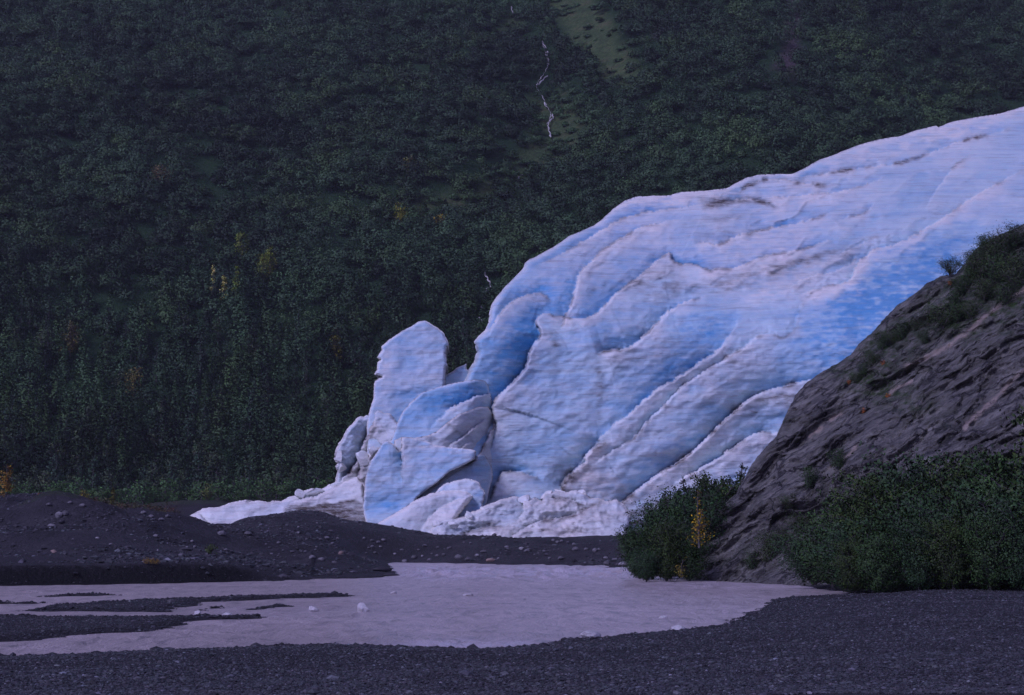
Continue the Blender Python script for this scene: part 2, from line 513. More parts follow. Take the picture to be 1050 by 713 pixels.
red = sstep(520, 512, np.abs(ppy - 521) * 0 + 512 + np.abs(ppx - 130) * .09) * (Yf > 138) * (Yf < 230) * (ppx > 80) * (ppx < 190)
grn = ((Yf > 128) & (Yf < 150) & (ppx > 20) & (ppx < 80)) * .7 + (Yf > 215) * .9
mud = (Yf > 215)
gcol = np.stack([np.clip(wet, 0, 1), np.clip(red, 0, 1), np.clip(grn, 0, 1), np.ones_like(z)], 1)
tag(mesh_np('ground', np.stack([Xf, Yf, z], 1), FQ, M_GROUND, None, True, {'grd': gcol}), kind='structure')
ground_exact = ground_z
def ground_z(X, Y):
    X = np.asarray(X, float).ravel(); Y = np.asarray(Y, float).ravel()
    i = np.interp(Y, yy, np.arange(len(yy))); j = np.interp(X / np.maximum(Y, 3.), tt, np.arange(len(tt)))
    i0 = np.minimum(i.astype(int), len(yy) - 2); j0 = np.minimum(j.astype(int), len(tt) - 2); fi, fj = i - i0, j - j0
    G = GZ
    return (G[i0, j0] * (1 - fi) + G[i0 + 1, j0] * fi) * (1 - fj) + (G[i0, j0 + 1] * (1 - fi) + G[i0 + 1, j0 + 1] * fi) * fj
GZ = z.reshape(nr, nc).copy()
big = np.array([(-3000, -3000, -1.2), (3000, -3000, -1.2), (3000, 3000, -1.2), (-3000, 3000, -1.2)], float)
tag(mesh_np('valley_ground', big, np.array([[0, 1, 2, 3]]), M_GROUND, None, False, {'grd': np.zeros((4, 4))}), kind='structure')

# river sheet with real waves
wr = [25.]
while wr[-1] < 185: wr.append(wr[-1] + max(.16, wr[-1] * .0042))
wy = np.array(wr); wt = np.linspace(-.42, .36, 560)
WT, WY = np.meshgrid(wt, wy); WX = (WT * WY)
wpx, wpy = proj(WX.ravel(), WY.ravel(), np.zeros(WX.size))
xf, yf = WX.ravel(), WY.ravel()
rap = np.exp(-((wpy - 588) / 7.) ** 2) * sstep(395, 440, wpx) * sstep(690, 640, wpx)
amp = .022 + .20 * rap
wz = amp * (fbm(xf / 1.6, yf / 2.6, None, 3, 51) + .6 * vnoise(xf / .6, yf / 1.3, None, 52)) + .03 * rap
near = np.exp(-((wpy - 660) / 5.) ** 2) * sstep(390, 430, wpx) * sstep(560, 520, wpx)
foam = np.clip(rap * .9 + near * .9 + .30 * sstep(610, 600, wpy) * sstep(640, 700, wpx) + .22 * sstep(180, 230, wpx) * sstep(420, 300, wpx) * np.exp(-((wpy - 628) / 8) ** 2), 0, 1)
i2 = np.arange(WX.size).reshape(WX.shape)
WF = np.stack([i2[:-1, :-1], i2[:-1, 1:], i2[1:, 1:], i2[1:, :-1]], -1).reshape(-1, 4)
tag(mesh_np('river', np.stack([xf, yf, wz], 1), WF, M_RIVER, None, True, {'wat': np.stack([foam, foam * 0, foam * 0, foam * 0 + 1], 1)}), kind='structure')

# ================================================================== HILLSIDE
STREAM = [(523, 8), (526, 16), (515, 24), (540, 38), (556, 48), (560, 60), (562, 69), (560, 76), (553, 86), (549, 92), (556, 102), (560, 112), (566, 122), (561, 131), (565, 144), (556, 160), (535, 184), (500, 200), (440, 222), (420, 236)]
STR = np.array(STREAM, float)

def hill_raw(X, Y):
    X = np.asarray(X, float); Y = np.asarray(Y, float)
    yb = 306 + 14 * vnoise(X / 70., X * 0 + 3, None, 61)
    s = np.maximum(0, Y - yb)
    z = 5.5 + .62 * s - 9 * (1 - np.exp(-s / 25.)) * .6
    k = sstep(0, 60, s)
    z = z + k * (7 * fbm(X / 75. + Y / 260., Y / 150., None, 3, 62) + 2.2 * fbm(X / 22., Y / 26., None, 3, 63))
    return z

# gully axis in plan
def hit_hill(px, py, zf=hill_raw):
    return ray_ground(px, py, zf, 280, 760, 2400)
GUL = np.array([hit_hill(x, y)[:2] for x, y in STREAM])
def gully_d(X, Y):
    P = np.stack([np.ravel(X), np.ravel(Y)], 1)
    d = np.full(len(P), 1e9)
    for a, b in zip(GUL[:-1], GUL[1:]):
        d = np.minimum(d, seg_dist(P, a, b)[0])
    return d.reshape(np.shape(X))
def hill_z(X, Y):
    return hill_raw(X, Y) - 4.5 * np.exp(-(gully_d(X, Y) / 11.) ** 2)

hy = np.concatenate([np.linspace(285, 600, 230), np.linspace(605, 1300, 50)])
ht = np.concatenate([np.linspace(-1.5, -.34, 30), np.linspace(-.33, .33, 300), np.linspace(.34, 1.5, 30)])
HT, HY = np.meshgrid(ht, hy); HX = HT * HY
hz = hill_z(HX, HY)
MEADOW = [(553, -30), (600, -20), (622, 10), (640, 40), (650, 62), (655, 78), (640, 88), (625, 82), (606, 68), (592, 52), (578, 34), (560, 15)]
MEADOW2 = [(545, 108), (575, 95), (610, 118), (600, 150), (570, 165), (545, 185), (500, 205), (440, 222), (415, 225), (440, 205), (490, 190), (530, 165), (552, 140)]
MEADOW3 = [(495, 45), (525, 10), (532, 22), (505, 48)]
SCREE = [(805, -10), (822, -10), (820, 40), (832, 62), (815, 75), (792, 72), (800, 55), (808, 30)]
SCREE2 = [(667, -10), (673, -10), (676, 40), (668, 40)]
hpx, hpy = proj(HX.ravel(), HY.ravel(), hz.ravel())
HP = np.stack([hpx, hpy], 1)
hwob = 9 * fbm(hpx / 18., hpy / 12., None, 3, 71)
def mask(P, poly, soft, wob):
    return sstep(soft, -soft, sdf(P, poly) + wob)
hg = np.maximum(np.maximum(mask(HP, MEADOW, 11, 1.5 * hwob), .85 * mask(HP, MEADOW2, 12, hwob * 1.6)), .7 * mask(HP, MEADOW3, 6, hwob))
hs = np.maximum(mask(HP, SCREE, 8, hwob), .7 * mask(HP, SCREE2, 3, hwob * .4))
i3 = np.arange(HX.size).reshape(HX.shape)
HF = np.stack([i3[:-1, :-1], i3[:-1, 1:], i3[1:, 1:], i3[1:, :-1]], -1).reshape(-1, 4)
tag(mesh_np('hillside', np.stack([HX.ravel(), HY.ravel(), hz.ravel()], 1), HF, M_HILL, None, True,
            {'hil': np.stack([hg, hs, hg * 0, hg * 0 + 1], 1)}), kind='structure')

# white cascades down the gully (ribbons that tumble over the slope)
def cascade(pts, wpx):
    c = smooth_line(pts, 2); c = resample(c, 1.2, False)
    V = []
    for k, (x, y) in enumerate(c):
        X, Y, Z = hit_hill(x, y, hill_z)
        w = wpx * .72 * Y / F * (.25 + .75 * abs(math.sin(k * .9) * math.cos(k * .37)) + .1)
        jx = .16 * math.sin(k * 1.3)
        for s in (-1, 0, 1):
            V.append((X + jx + s * w * .5, Y - .5 + .2 * (s != 0), Z + 1.0 - .25 * abs(s) + .15 * math.sin(k * 3.1)))
    n = len(c); V = np.array(V)
    Fq = [[3 * i + a, 3 * i + 3 + a, 3 * i + 4 + a, 3 * i + 1 + a] for i in range(n - 1) for a in (0, 1)]
    return tag(mesh_np('water_cascade', V, np.array(Fq), M_CASC), kind='structure')
CASC = [([(524, 10), (526, 17)], 2.6), ([(556, 46), (560, 53)], 2.2), ([(561, 56), (562, 63), (562.5, 70)], 3.2), ([(561, 81), (556, 86), (550, 92)], 2.4),
        ([(558, 109), (561, 114)], 2.8), ([(566, 121), (568, 123.5), (561, 131)], 2.4), ([(562, 134), (565, 144)], 2.8), ([(535, 183), (531, 187)], 3.0),
        ([(496.5, 284), (500, 290), (504, 297.5), (500.5, 300), (497, 304)], 2.6), ([(493, 319), (495, 321)], 1.8), ([(491, 330), (494, 333), (492, 336)], 2.6)]
for p, w in CASC: cascade(p, w)
def thread(pts):
    c = resample(smooth_line(pts, 2), 1.5, False); V = []
    for k, (x, y) in enumerate(c):
        X, Y, Z = hit_hill(x + .5 * math.sin(k * 1.9), y, hill_z)
        for q in (-1, 1): V.append((X + q * (.07 + .05 * math.sin(k * .8)), Y - .6, Z + .9))
    n = len(c)
    return tag(mesh_np('water_cascade', np.array(V), np.array([[2 * i, 2 * i + 2, 2 * i + 3, 2 * i + 1] for i in range(n - 1)]), M_CASC), kind='structure')
thread(STREAM[4:15])
CASC_PTS = np.concatenate([resample(p, 2, False) for p, _ in CASC])

# ================================================================== ICE BODIES
def cdt_piece(outline, step, jitter=.25, seed=0, margin=.55):
    bnd = resample(outline, step, True, jitter, seed)
    lo, hi = bnd.min(0), bnd.max(0)
    gx = np.arange(lo[0], hi[0] + step, step); gy = np.arange(lo[1], hi[1] + step, step * .866)
    G = np.stack(np.meshgrid(gx, gy), -1).astype(float)
    G[1::2, :, 0] += step * .5
    G = G.reshape(-1, 2)
    s = sdf(G, bnd)
    G = G[s < -margin * step]
    nb = len(bnd)
    V2 = [Vector(p) for p in np.concatenate([bnd, G])]
    ov, oe, of, *_ = delaunay_2d_cdt(V2, [(i, (i + 1) % nb) for i in range(nb)], [], 1, 1e-5)
    P = np.array([(v.x, v.y) for v in ov])
    T = np.array([f for f in of if len(f) == 3])
    a, b, c = P[T[:, 0]], P[T[:, 1]], P[T[:, 2]]
    ar = (b[:, 0] - a[:, 0]) * (c[:, 1] - a[:, 1]) - (b[:, 1] - a[:, 1]) * (c[:, 0] - a[:, 0])
    T[ar > 0] = T[ar > 0][:, ::-1]
    return P, T, -np.minimum(sdf(P, bnd), 0)

def boundary_loops(T):
    e = np.concatenate([T[:, [0, 1]], T[:, [1, 2]], T[:, [2, 0]]])
    s = set(map(tuple, e))
    return [(a, b) for a, b in s if (b, a) not in s]

def body(name, P, T, D, thick, mat, parent, attrs, dx=0.0):
    """front surface at depth D over the outline P plus a real back: closed solid"""
    X, Y, Z = at(P[:, 0], P[:, 1], D)
    V = np.stack([X, Y, Z], 1)
    be = boundary_loops(T)
    n = len(V)
    ids = sorted({i for e in be for i in e}); m = {i: n + k for k, i in enumerate(ids)}
    cen = V[ids].mean(0)
    Bk = V[ids].copy()
    Bk[:, 0] = cen[0] + (Bk[:, 0] - cen[0]) * .97 + dx
    Bk[:, 1] += thick
    Bk[:, 2] = np.where(Bk[:, 2] > cen[2], cen[2] + (Bk[:, 2] - cen[2]) * .95, Bk[:, 2])
    ctr = np.array([[cen[0] + dx, cen[1] + thick, cen[2]]])
    V2 = np.concatenate([V, Bk, ctr])
    Q = np.array([[a, m[a], m[b], b] for a, b in be])[:, ::-1]
    Cp = np.array([[m[a], n + len(ids), m[b]] for a, b in be])[:, ::-1]
    at2 = {k: np.concatenate([a, a[ids], a[ids[:1]]]) for k, a in attrs.items()}
    return mesh_np(name, V2, [T, Q, Cp], mat, parent, True, at2)

def ridges(P, RL, D, wea, blu, dirt):
    nz = fbm(P[:, 0] / 14., P[:, 1] / 14., None, 3, 81)
    for pts, amps, Lb, Lf, kw in RL:
        c = smooth_line([(x, y, a) for (x, y), a in zip(pts, amps)], 1)
        best = np.full(len(P), 1e9); sg = np.zeros(len(P)); A = np.zeros(len(P))
        for a, b in zip(c[:-1], c[1:]):
            d, t, cr = seg_dist(P, a[:2], b[:2])
            m = d < best
            best[m] = d[m]; sg[m] = np.sign(cr[m]); A[m] = (a[2] + (b[2] - a[2]) * t)[m]
        wob = 1.3 * vnoise(P[:, 0] / 6., P[:, 1] / 6., None, 83) + .8 * vnoise(P[:, 0] / 2.2, P[:, 1] / 2.2, None, 84)
        s = best * sg
        s = np.where(best < 12, s + wob * kw.get('wob', .8), s)
        fr = s >= 0
        r = kw.get('lip', 2.6)
        f = np.where(fr, -.35 * np.exp(-np.abs(s) / Lf) + .35 * np.clip(1 - np.abs(s) / r, 0, 1) ** 2, np.exp(-np.abs(s) / Lb))
        D = D + A * f
        k = np.clip(A / 2.2, 0, 1)
        w = kw.get('w', 9.)
        wea = wea + k * kw.get('wh', .7) * np.where(fr, np.exp(-np.abs(s) / (1.35 * w * (1 + .8 * nz))), .0)
        blu = blu + k * kw.get('bl', .55) * np.where(fr, 0, np.exp(-np.abs(s) / (Lb * .8)))
        blu = blu - k * .25 * np.where(fr, np.exp(-np.abs(s) / 12), 0)
        dk = kw.get('dirt', .5)
        dirt = dirt + np.clip(k * 1.6, 0, 1) * dk * np.exp(-((s - .4) / (1.25 * kw.get('dw', 1.3))) ** 2) * np.clip(.50 + 2.4 * nz, 0, 1)
    return D, wea, blu, dirt

def blobs(P, BL, arr, seed=90):
    nz = fbm(P[:, 0] / 9., P[:, 1] / 3., None, 4, seed)
    for (x, y, rx, ry, ang, amp) in BL:
        ca, sa = math.cos(R(ang)), math.sin(R(ang))
        u = (P[:, 0] - x) * ca - (P[:, 1] - y) * sa; v = (P[:, 0] - x) * sa + (P[:, 1] - y) * ca
        arr = arr + amp * np.exp(-(u / rx) ** 2 - (v / ry) ** 2) * np.clip(.75 + 1.1 * nz, 0, 1.4)
    return arr

glacier = empty('glacier', (0, 190, 2.0), 'huge blue and white glacier tongue ending in broken cliffs on dark gravel', 'glacier')
def g_part(name, outline, dfun, step=1.5, rim=5, rimd=2.5, thick=8, RL=(), noise_amp=1.0, wea0=.45, blu0=.25, dirt0=0., BLd=(), BLw=(), BLb=(), jitter=.3, seed=1, sk=1.0, dlow=None):
    P, T, e = cdt_piece(outline, step, jitter, seed)
    x, y = P[:, 0], P[:, 1]
    D = dfun(x, y)
    n = len(P)
    wea = np.full(n, wea0, float); blu = np.full(n, blu0, float); dirt = np.full(n, dirt0, float)
    D, wea, blu, dirt = ridges(P, RL, D, wea, blu, dirt)
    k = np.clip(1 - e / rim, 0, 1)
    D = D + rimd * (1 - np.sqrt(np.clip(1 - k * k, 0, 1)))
    wea = wea + .75 * k ** 1.5  # bright rim light painted in as whitening along the outline
    nA = fbm(x / 26., y / 15. + x / 60., None, 3, 100 + seed); nB = fbm(x / 9., y / 5., None, 3, 120 + seed); nC = vnoise(x / 3.4, y / 2.1, None, 140 + seed)
    ridge_n = 1 - np.abs(fbm(x / 16., y / 11., None, 4, 160 + seed)) * 2.5
    up = sstep(345, 240, y) * (noise_amp == .62)
    fold = 1 - np.abs(fbm((x + 1.6 * y) / 50. + .5 * nA, (y + .32 * x) / 26. + .5 * nA, None, 2, 171)) * 1.8
    fm = sstep(345, 250, y) * sstep(560, 660, x) * sstep(960, 880, x - .9 * (260 - y)) * (noise_amp == .62)
    D = D + noise_amp * (.55 * nA * (1 + 2.2 * up) - 1.5 * fm * fold + .13 * nB * sk + .030 * nC * sk - .12 * sk * ridge_n)
    hol_shade = .45 * nA - .45 * fm * (fold - .5) + .10 * nB                 # relief shading put into the colour: blue ice in hollows, pale crust on swells
    wea = wea - .48 * hol_shade; blu = blu + .42 * hol_shade
    wea = wea - (.06 if noise_amp == .62 else .17) + .16 * nB; blu = blu + (0 if noise_amp == .62 else .07); dirt = dirt * 1.5
    dirt = blobs(P, BLd, dirt, 90 + seed); wea = blobs(P, BLw, wea, 190 + seed); blu = blobs(P, BLb, blu, 290 + seed)
    if dlow is not None:
        dirt = dirt + dlow(x, y, nA, nB)
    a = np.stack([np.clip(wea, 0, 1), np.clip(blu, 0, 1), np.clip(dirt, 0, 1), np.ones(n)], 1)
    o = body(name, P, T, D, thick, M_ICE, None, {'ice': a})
    o.parent = glacier
    o.location = (0, -190, -2.0)
    return o

# ---- main body
sil = [(475, 390), (481, 378), (485.7, 370.5), (488.6, 361), (487.6, 356), (486, 350.5), (490.5, 345), (497, 339), (501, 331), (502, 320), (504, 312), (508, 306), (517, 295), (531, 281), (537, 274), (538, 270),
       (542.5, 266), (548, 264), (560, 257), (569, 252.5), (583.5, 242), (609, 231.5), (617, 225), (628, 215), (640, 206), (653, 201.3), (668, 201), (685, 200.7), (698, 197), (725, 195.5), (745.5, 193), (752, 189),
       (766, 182), (779, 179), (797, 178.5), (812, 178.6), (826, 172), (842, 163), (848, 161.5), (864, 155), (882, 148), (897, 144), (908.5, 141.5), (922, 140), (938, 134), (960, 129), (962, 130.5), (976, 125),
       (996, 121), (1018.5, 117.5), (1027.5, 116), (1036.5, 113), (1085, 100)]
main_outline = sil + [(1085, 420), (860, 480), (800, 562), (560, 562), (470, 552), (440, 470)]
def d_main(x, y):
    q = 552 - y
    d = 189 + .045 * q + .0021 * np.clip(q - 190, 0, None) ** 2
    d = d + .00012 * np.clip(520 - x, 0, 200) ** 2
    # whole upper left shoulder lies farther back than the front cliff
    return d
RL = [
    # big front cliff crest
    ([(498, 520), (500, 492), (497, 466), (506, 452), (510, 440), (503, 420), (508, 408), (524, 394), (531.5, 386.7), (540, 375), (542, 361), (546.7, 352), (555, 344), (553, 338), (549, 332), (550, 326), (560.5, 321), (569, 324), (581, 325.5), (594, 327),
      (605, 325), (613, 320), (621.5, 311.5), (630, 302), (640, 293.5), (653, 285), (665.6, 274.6), (676, 265), (687, 258), (690, 268), (697, 271.5), (705, 269.5), (716, 272), (729, 279), (732, 275), (752, 275.6), (766, 270), (784, 262), (802, 259), (824, 256), (840, 249), (870, 242)],
     [0, .4, .5, .6, .9, 2.0, 4.4, 5.6, 6, 6, 6, 5.6, 5.6, 5.6, 5.6, 5.6, 5.2, 5, 5, 5, 5, 5, 5, 5, 5, 5, 4.6, 4.4, 4, 3.6, 3.2, 3, 3, 3, 3, 3, 2.8, 2.6, 2.2, 1.8, 1.2, 0], 34, 26, dict(w=7, bl=.75, wob=.5)),
    # second crest
    ([(574, 338), (579, 325), (584.6, 314.6), (590, 298), (592, 283), (600, 272.5), (613, 261), (625.6, 250.5), (638, 244), (649, 238), (655, 233.6), (675, 229), (705, 222)], [0, 4, 5, 6, 6, 6, 6, 5.5, 5, 4, 3, 1.6, 0], 34, 22, dict(w=7, bl=.55)),
    # small lobe on the left edge
    ([(500, 345), (506, 331), (515, 319), (527, 307), (539, 303.5), (550, 300), (558, 302), (566, 310)], [0, 2.4, 2.8, 3, 2.8, 2.4, 2, 0], 22, 20, dict(w=6, bl=.3, dirt=.3)),
    # upper left lip
    ([(545, 275), (560, 268), (585, 255), (612, 240), (632, 226), (652, 219), (700, 213), (740, 206)], [0, 1.2, 1.8, 2.2, 2.4, 2, 1.6, 0], 16, 18, dict(w=8, bl=.3, dirt=.35)),
    # blue bowl in mid cliff
    ([(612, 364), (623, 360), (641, 357), (649, 353.6), (662, 342), (675, 329), (687, 318), (698, 311.5), (712.5, 306), (730, 302)], [0, 2.2, 2.6, 3, 3.2, 3.2, 3, 2.6, 1.6, 0], 18, 26, dict(w=6, bl=.3)),
    # pale rib below the bowl
    ([(601, 467), (618, 446), (634, 432), (646, 424), (658, 411.5), (672.6, 400), (689, 390), (704, 381), (719, 370.5), (735.7, 360), (746, 348), (753, 336), (757, 324)], [.8, 1.2, 1.3, 1.6, 1.9, 2, 2, 2, 1.8, 1.5, 1.1, .6, 0], 26, 20, dict(w=12, bl=.55, dirt=.35)),
    ([(606, 478), (625, 464), (641, 456), (654, 445), (663, 432), (677, 420), (693.6, 401), (714.6, 386), (738, 371.5), (754.6, 360), (763, 357), (771.4, 346), (786, 343), (805, 346), (815.6, 338), (818, 321), (824, 308), (834, 296)],
     [0, .8, .9, 1, 1.1, 1.1, 1.1, 1.1, 1.1, 1.1, 1.1, 1.1, .9, .7, .6, .5, .4, 0], 10, 22, dict(w=6, bl=.15, dirt=.7, dw=1.8)),
    # broken serac edge lower centre
    ([(572, 512), (575, 501), (577, 492), (584, 485), (598, 477), (601, 467), (612, 455), (628, 452)], [0, 3, 3.4, 3.6, 3.6, 3, 1.6, 0], 20, 18, dict(w=14, bl=.35, dirt=.8, dw=4)),
    # curved dirty rim above the shrubs
    ([(600, 560), (610, 547), (623, 529), (638, 514), (658, 498.7), (676, 485), (696, 473.5), (711, 462), (725, 449), (738, 434.6), (750, 424), (763, 412.5), (775.6, 405), (792.5, 398), (809, 394.6), (824, 391), (840, 388)],
     [1, 1.8, 2.2, 2.6, 3, 3.2, 3.2, 3.2, 3.2, 3.2, 3.2, 3.2, 3, 2.6, 2.2, 2, 1.6], 16, 20, dict(w=7, bl=.30, dirt=.95, dw=1.8, wob=.35)),
    ([(690, 497), (708, 486), (724, 477), (741, 466), (762, 452), (777, 443), (797, 444), (815, 440)], [0, 1.6, 2, 2.2, 2.2, 2, 1.6, 1], 14, 18, dict(w=12, bl=.3, dirt=.5, dw=2.5)),
    # crest above the smooth blue wall on the right
    ([(815, 303), (828, 299.6), (840.6, 295), (867.6, 290.6), (875.4, 281.6), (879, 270.4), (892, 258), (900, 253.8), (917.6, 250.4), (935.5, 242.6), (955.7, 230), (973.7, 219), (987, 209), (1000.6, 199), (1015, 192), (1032, 184), (1060, 168)],
     [0, 1.4, 2, 2.4, 2.8, 2.8, 3, 3, 3, 2.8, 2.6, 2.4, 2.2, 2, 1.6, 1.2, 0], 12, 30, dict(w=9, bl=-.1, dirt=.35, wh=.95)),
    # upper ice fields
    ([(815, 184), (830, 180), (859, 176), (897, 171), (915, 168.5), (935.5, 164), (950, 159)], [0, 1.4, 1.8, 1.8, 1.6, 1.2, 0], 12, 14, dict(w=7, bl=.2, dirt=.9, dw=1.6)),
    ([(938, 165), (948, 159.5), (969, 150.5), (991.6, 141.5), (1021, 138), (1040, 128)], [0, 1.4, 1.8, 1.8, 1.2, 0], 12, 14, dict(w=7, bl=.2, dirt=.8, dw=1.6)),
    ([(775, 207), (786, 202.6), (820, 201), (860, 197), (886, 190), (910, 180)], [0, 1.6, 2, 2, 1.6, 0], 14, 14, dict(w=9, bl=.35, dirt=.3)),
    ([(712, 250), (721, 248.7), (740, 250.5), (752, 243), (783.7, 234), (810.6, 231), (835, 224), (862, 214)], [0, 1.6, 2.2, 2.4, 2.2, 2, 1.4, 0], 14, 16, dict(w=8, bl=.4, dirt=.6)),
    ([(752, 200), (765, 190), (783, 184), (800, 183.5), (820, 187), (840, 190), (860, 188)], [0, 1.6, 2, 2, 2, 1.4, 0], 8, 14, dict(w=7, bl=.1, dirt=.9, dw=2)),
    ([(715, 215), (741, 207), (765, 203), (784, 208), (800, 213)], [0, 1.8, 2.2, 1.6, 0], 12, 14, dict(w=6, bl=.1, dirt=.8, dw=2.5)),
    ([(855, 228), (872, 222), (884, 220), (893, 212), (897, 206)], [0, 1.4, 1.8, 1.2, 0], 12, 10, dict(w=7, bl=.4, dirt=.4)),
    ([(948, 215), (958, 198), (972, 178), (984, 166), (996, 158)], [0, 1.2, 1.4, 1.2, 0], 12, 14, dict(w=6, bl=.25, dirt=.5)),
    ([(835, 262), (862, 262), (878, 252), (888, 247), (905, 240)], [0, 1.2, 1.4, 1, 0], 10, 12, dict(w=8, bl=.1, dirt=.6, dw=2)),
    ([(800, 300), (830, 283), (858, 278), (876, 268), (879, 262)], [0, 1.2, 1.6, 1.4, 0], 10, 14, dict(w=10, bl=.1, dirt=.3)),
    # small arch low in the cliff
    ([(498, 522), (507.6, 497), (511.4, 491), (514.3, 484.8), (523, 482), (536, 484.8), (547.6, 488.6), (556, 494)], [0, 1.6, 2.2, 2.4, 2.2, 1.8, 1, 0], 14, 12, dict(w=10, bl=.5, dirt=.5, dw=2)),
]
def main_dirt(x, y, nA, nB):
    return 0
body_up = lambda x, y: 0
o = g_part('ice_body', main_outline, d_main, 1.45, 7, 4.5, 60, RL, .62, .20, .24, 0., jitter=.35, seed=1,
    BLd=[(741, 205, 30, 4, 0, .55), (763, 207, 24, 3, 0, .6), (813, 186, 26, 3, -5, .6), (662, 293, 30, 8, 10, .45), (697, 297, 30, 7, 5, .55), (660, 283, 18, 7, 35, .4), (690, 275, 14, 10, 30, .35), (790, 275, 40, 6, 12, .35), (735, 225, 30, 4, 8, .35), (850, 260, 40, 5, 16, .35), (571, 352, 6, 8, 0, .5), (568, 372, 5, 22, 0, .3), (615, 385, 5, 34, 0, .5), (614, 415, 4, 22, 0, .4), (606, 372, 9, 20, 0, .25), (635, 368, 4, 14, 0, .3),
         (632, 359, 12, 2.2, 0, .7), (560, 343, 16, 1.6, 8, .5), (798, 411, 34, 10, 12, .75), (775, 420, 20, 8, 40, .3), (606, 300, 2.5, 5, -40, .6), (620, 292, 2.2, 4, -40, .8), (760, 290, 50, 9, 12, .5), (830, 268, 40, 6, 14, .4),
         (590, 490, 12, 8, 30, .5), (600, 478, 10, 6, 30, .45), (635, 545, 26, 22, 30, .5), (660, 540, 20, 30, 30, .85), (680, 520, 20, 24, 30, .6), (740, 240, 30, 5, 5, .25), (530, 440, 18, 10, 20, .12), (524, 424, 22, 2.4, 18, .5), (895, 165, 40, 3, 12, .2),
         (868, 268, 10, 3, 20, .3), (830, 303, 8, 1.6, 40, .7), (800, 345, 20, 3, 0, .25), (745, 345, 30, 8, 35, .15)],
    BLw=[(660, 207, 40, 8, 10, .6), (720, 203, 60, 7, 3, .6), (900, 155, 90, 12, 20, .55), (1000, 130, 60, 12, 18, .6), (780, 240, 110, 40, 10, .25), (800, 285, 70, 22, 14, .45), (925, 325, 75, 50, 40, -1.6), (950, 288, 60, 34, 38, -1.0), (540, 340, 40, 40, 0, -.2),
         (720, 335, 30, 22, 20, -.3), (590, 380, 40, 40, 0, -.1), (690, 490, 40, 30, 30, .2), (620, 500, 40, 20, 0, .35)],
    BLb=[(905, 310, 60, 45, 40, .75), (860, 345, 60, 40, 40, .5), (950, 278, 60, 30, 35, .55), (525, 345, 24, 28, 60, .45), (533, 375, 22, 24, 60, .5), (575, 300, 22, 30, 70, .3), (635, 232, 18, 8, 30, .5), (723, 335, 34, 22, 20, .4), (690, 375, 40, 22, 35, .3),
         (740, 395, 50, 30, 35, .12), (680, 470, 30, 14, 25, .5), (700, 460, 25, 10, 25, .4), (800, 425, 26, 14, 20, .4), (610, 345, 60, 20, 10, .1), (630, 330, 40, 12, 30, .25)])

# ---- broken blocks in front of it
def plane(d0, k, y0, kx=0, x0=0):
    return lambda x, y: d0 + k * (y0 - y) + kx * (x - x0)
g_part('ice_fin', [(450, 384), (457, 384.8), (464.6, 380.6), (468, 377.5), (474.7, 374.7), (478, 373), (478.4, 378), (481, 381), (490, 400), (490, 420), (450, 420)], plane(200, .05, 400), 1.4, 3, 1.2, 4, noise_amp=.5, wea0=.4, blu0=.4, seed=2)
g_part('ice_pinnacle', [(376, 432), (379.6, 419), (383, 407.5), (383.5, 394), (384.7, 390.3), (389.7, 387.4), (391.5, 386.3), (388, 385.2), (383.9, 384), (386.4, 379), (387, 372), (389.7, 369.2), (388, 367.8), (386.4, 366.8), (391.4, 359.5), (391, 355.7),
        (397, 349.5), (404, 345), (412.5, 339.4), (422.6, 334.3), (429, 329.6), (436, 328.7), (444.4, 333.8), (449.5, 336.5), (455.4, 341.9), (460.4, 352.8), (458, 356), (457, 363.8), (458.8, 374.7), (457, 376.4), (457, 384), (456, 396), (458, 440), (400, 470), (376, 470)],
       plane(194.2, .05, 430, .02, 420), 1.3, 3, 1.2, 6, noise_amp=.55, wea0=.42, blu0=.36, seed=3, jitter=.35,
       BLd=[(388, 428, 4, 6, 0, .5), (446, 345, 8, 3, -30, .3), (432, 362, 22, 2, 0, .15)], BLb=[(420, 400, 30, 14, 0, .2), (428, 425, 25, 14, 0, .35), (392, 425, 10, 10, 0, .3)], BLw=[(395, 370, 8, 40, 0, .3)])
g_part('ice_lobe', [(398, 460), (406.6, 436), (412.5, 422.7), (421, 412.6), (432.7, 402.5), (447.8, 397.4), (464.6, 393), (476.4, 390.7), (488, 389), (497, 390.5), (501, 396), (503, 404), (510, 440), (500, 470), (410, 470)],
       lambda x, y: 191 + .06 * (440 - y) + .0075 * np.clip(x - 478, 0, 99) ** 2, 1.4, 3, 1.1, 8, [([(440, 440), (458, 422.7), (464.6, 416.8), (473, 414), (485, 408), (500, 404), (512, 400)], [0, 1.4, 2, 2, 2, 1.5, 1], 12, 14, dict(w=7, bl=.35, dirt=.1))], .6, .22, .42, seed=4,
       BLb=[(470, 405, 26, 7, 15, .45), (440, 430, 20, 10, 40, .1)])
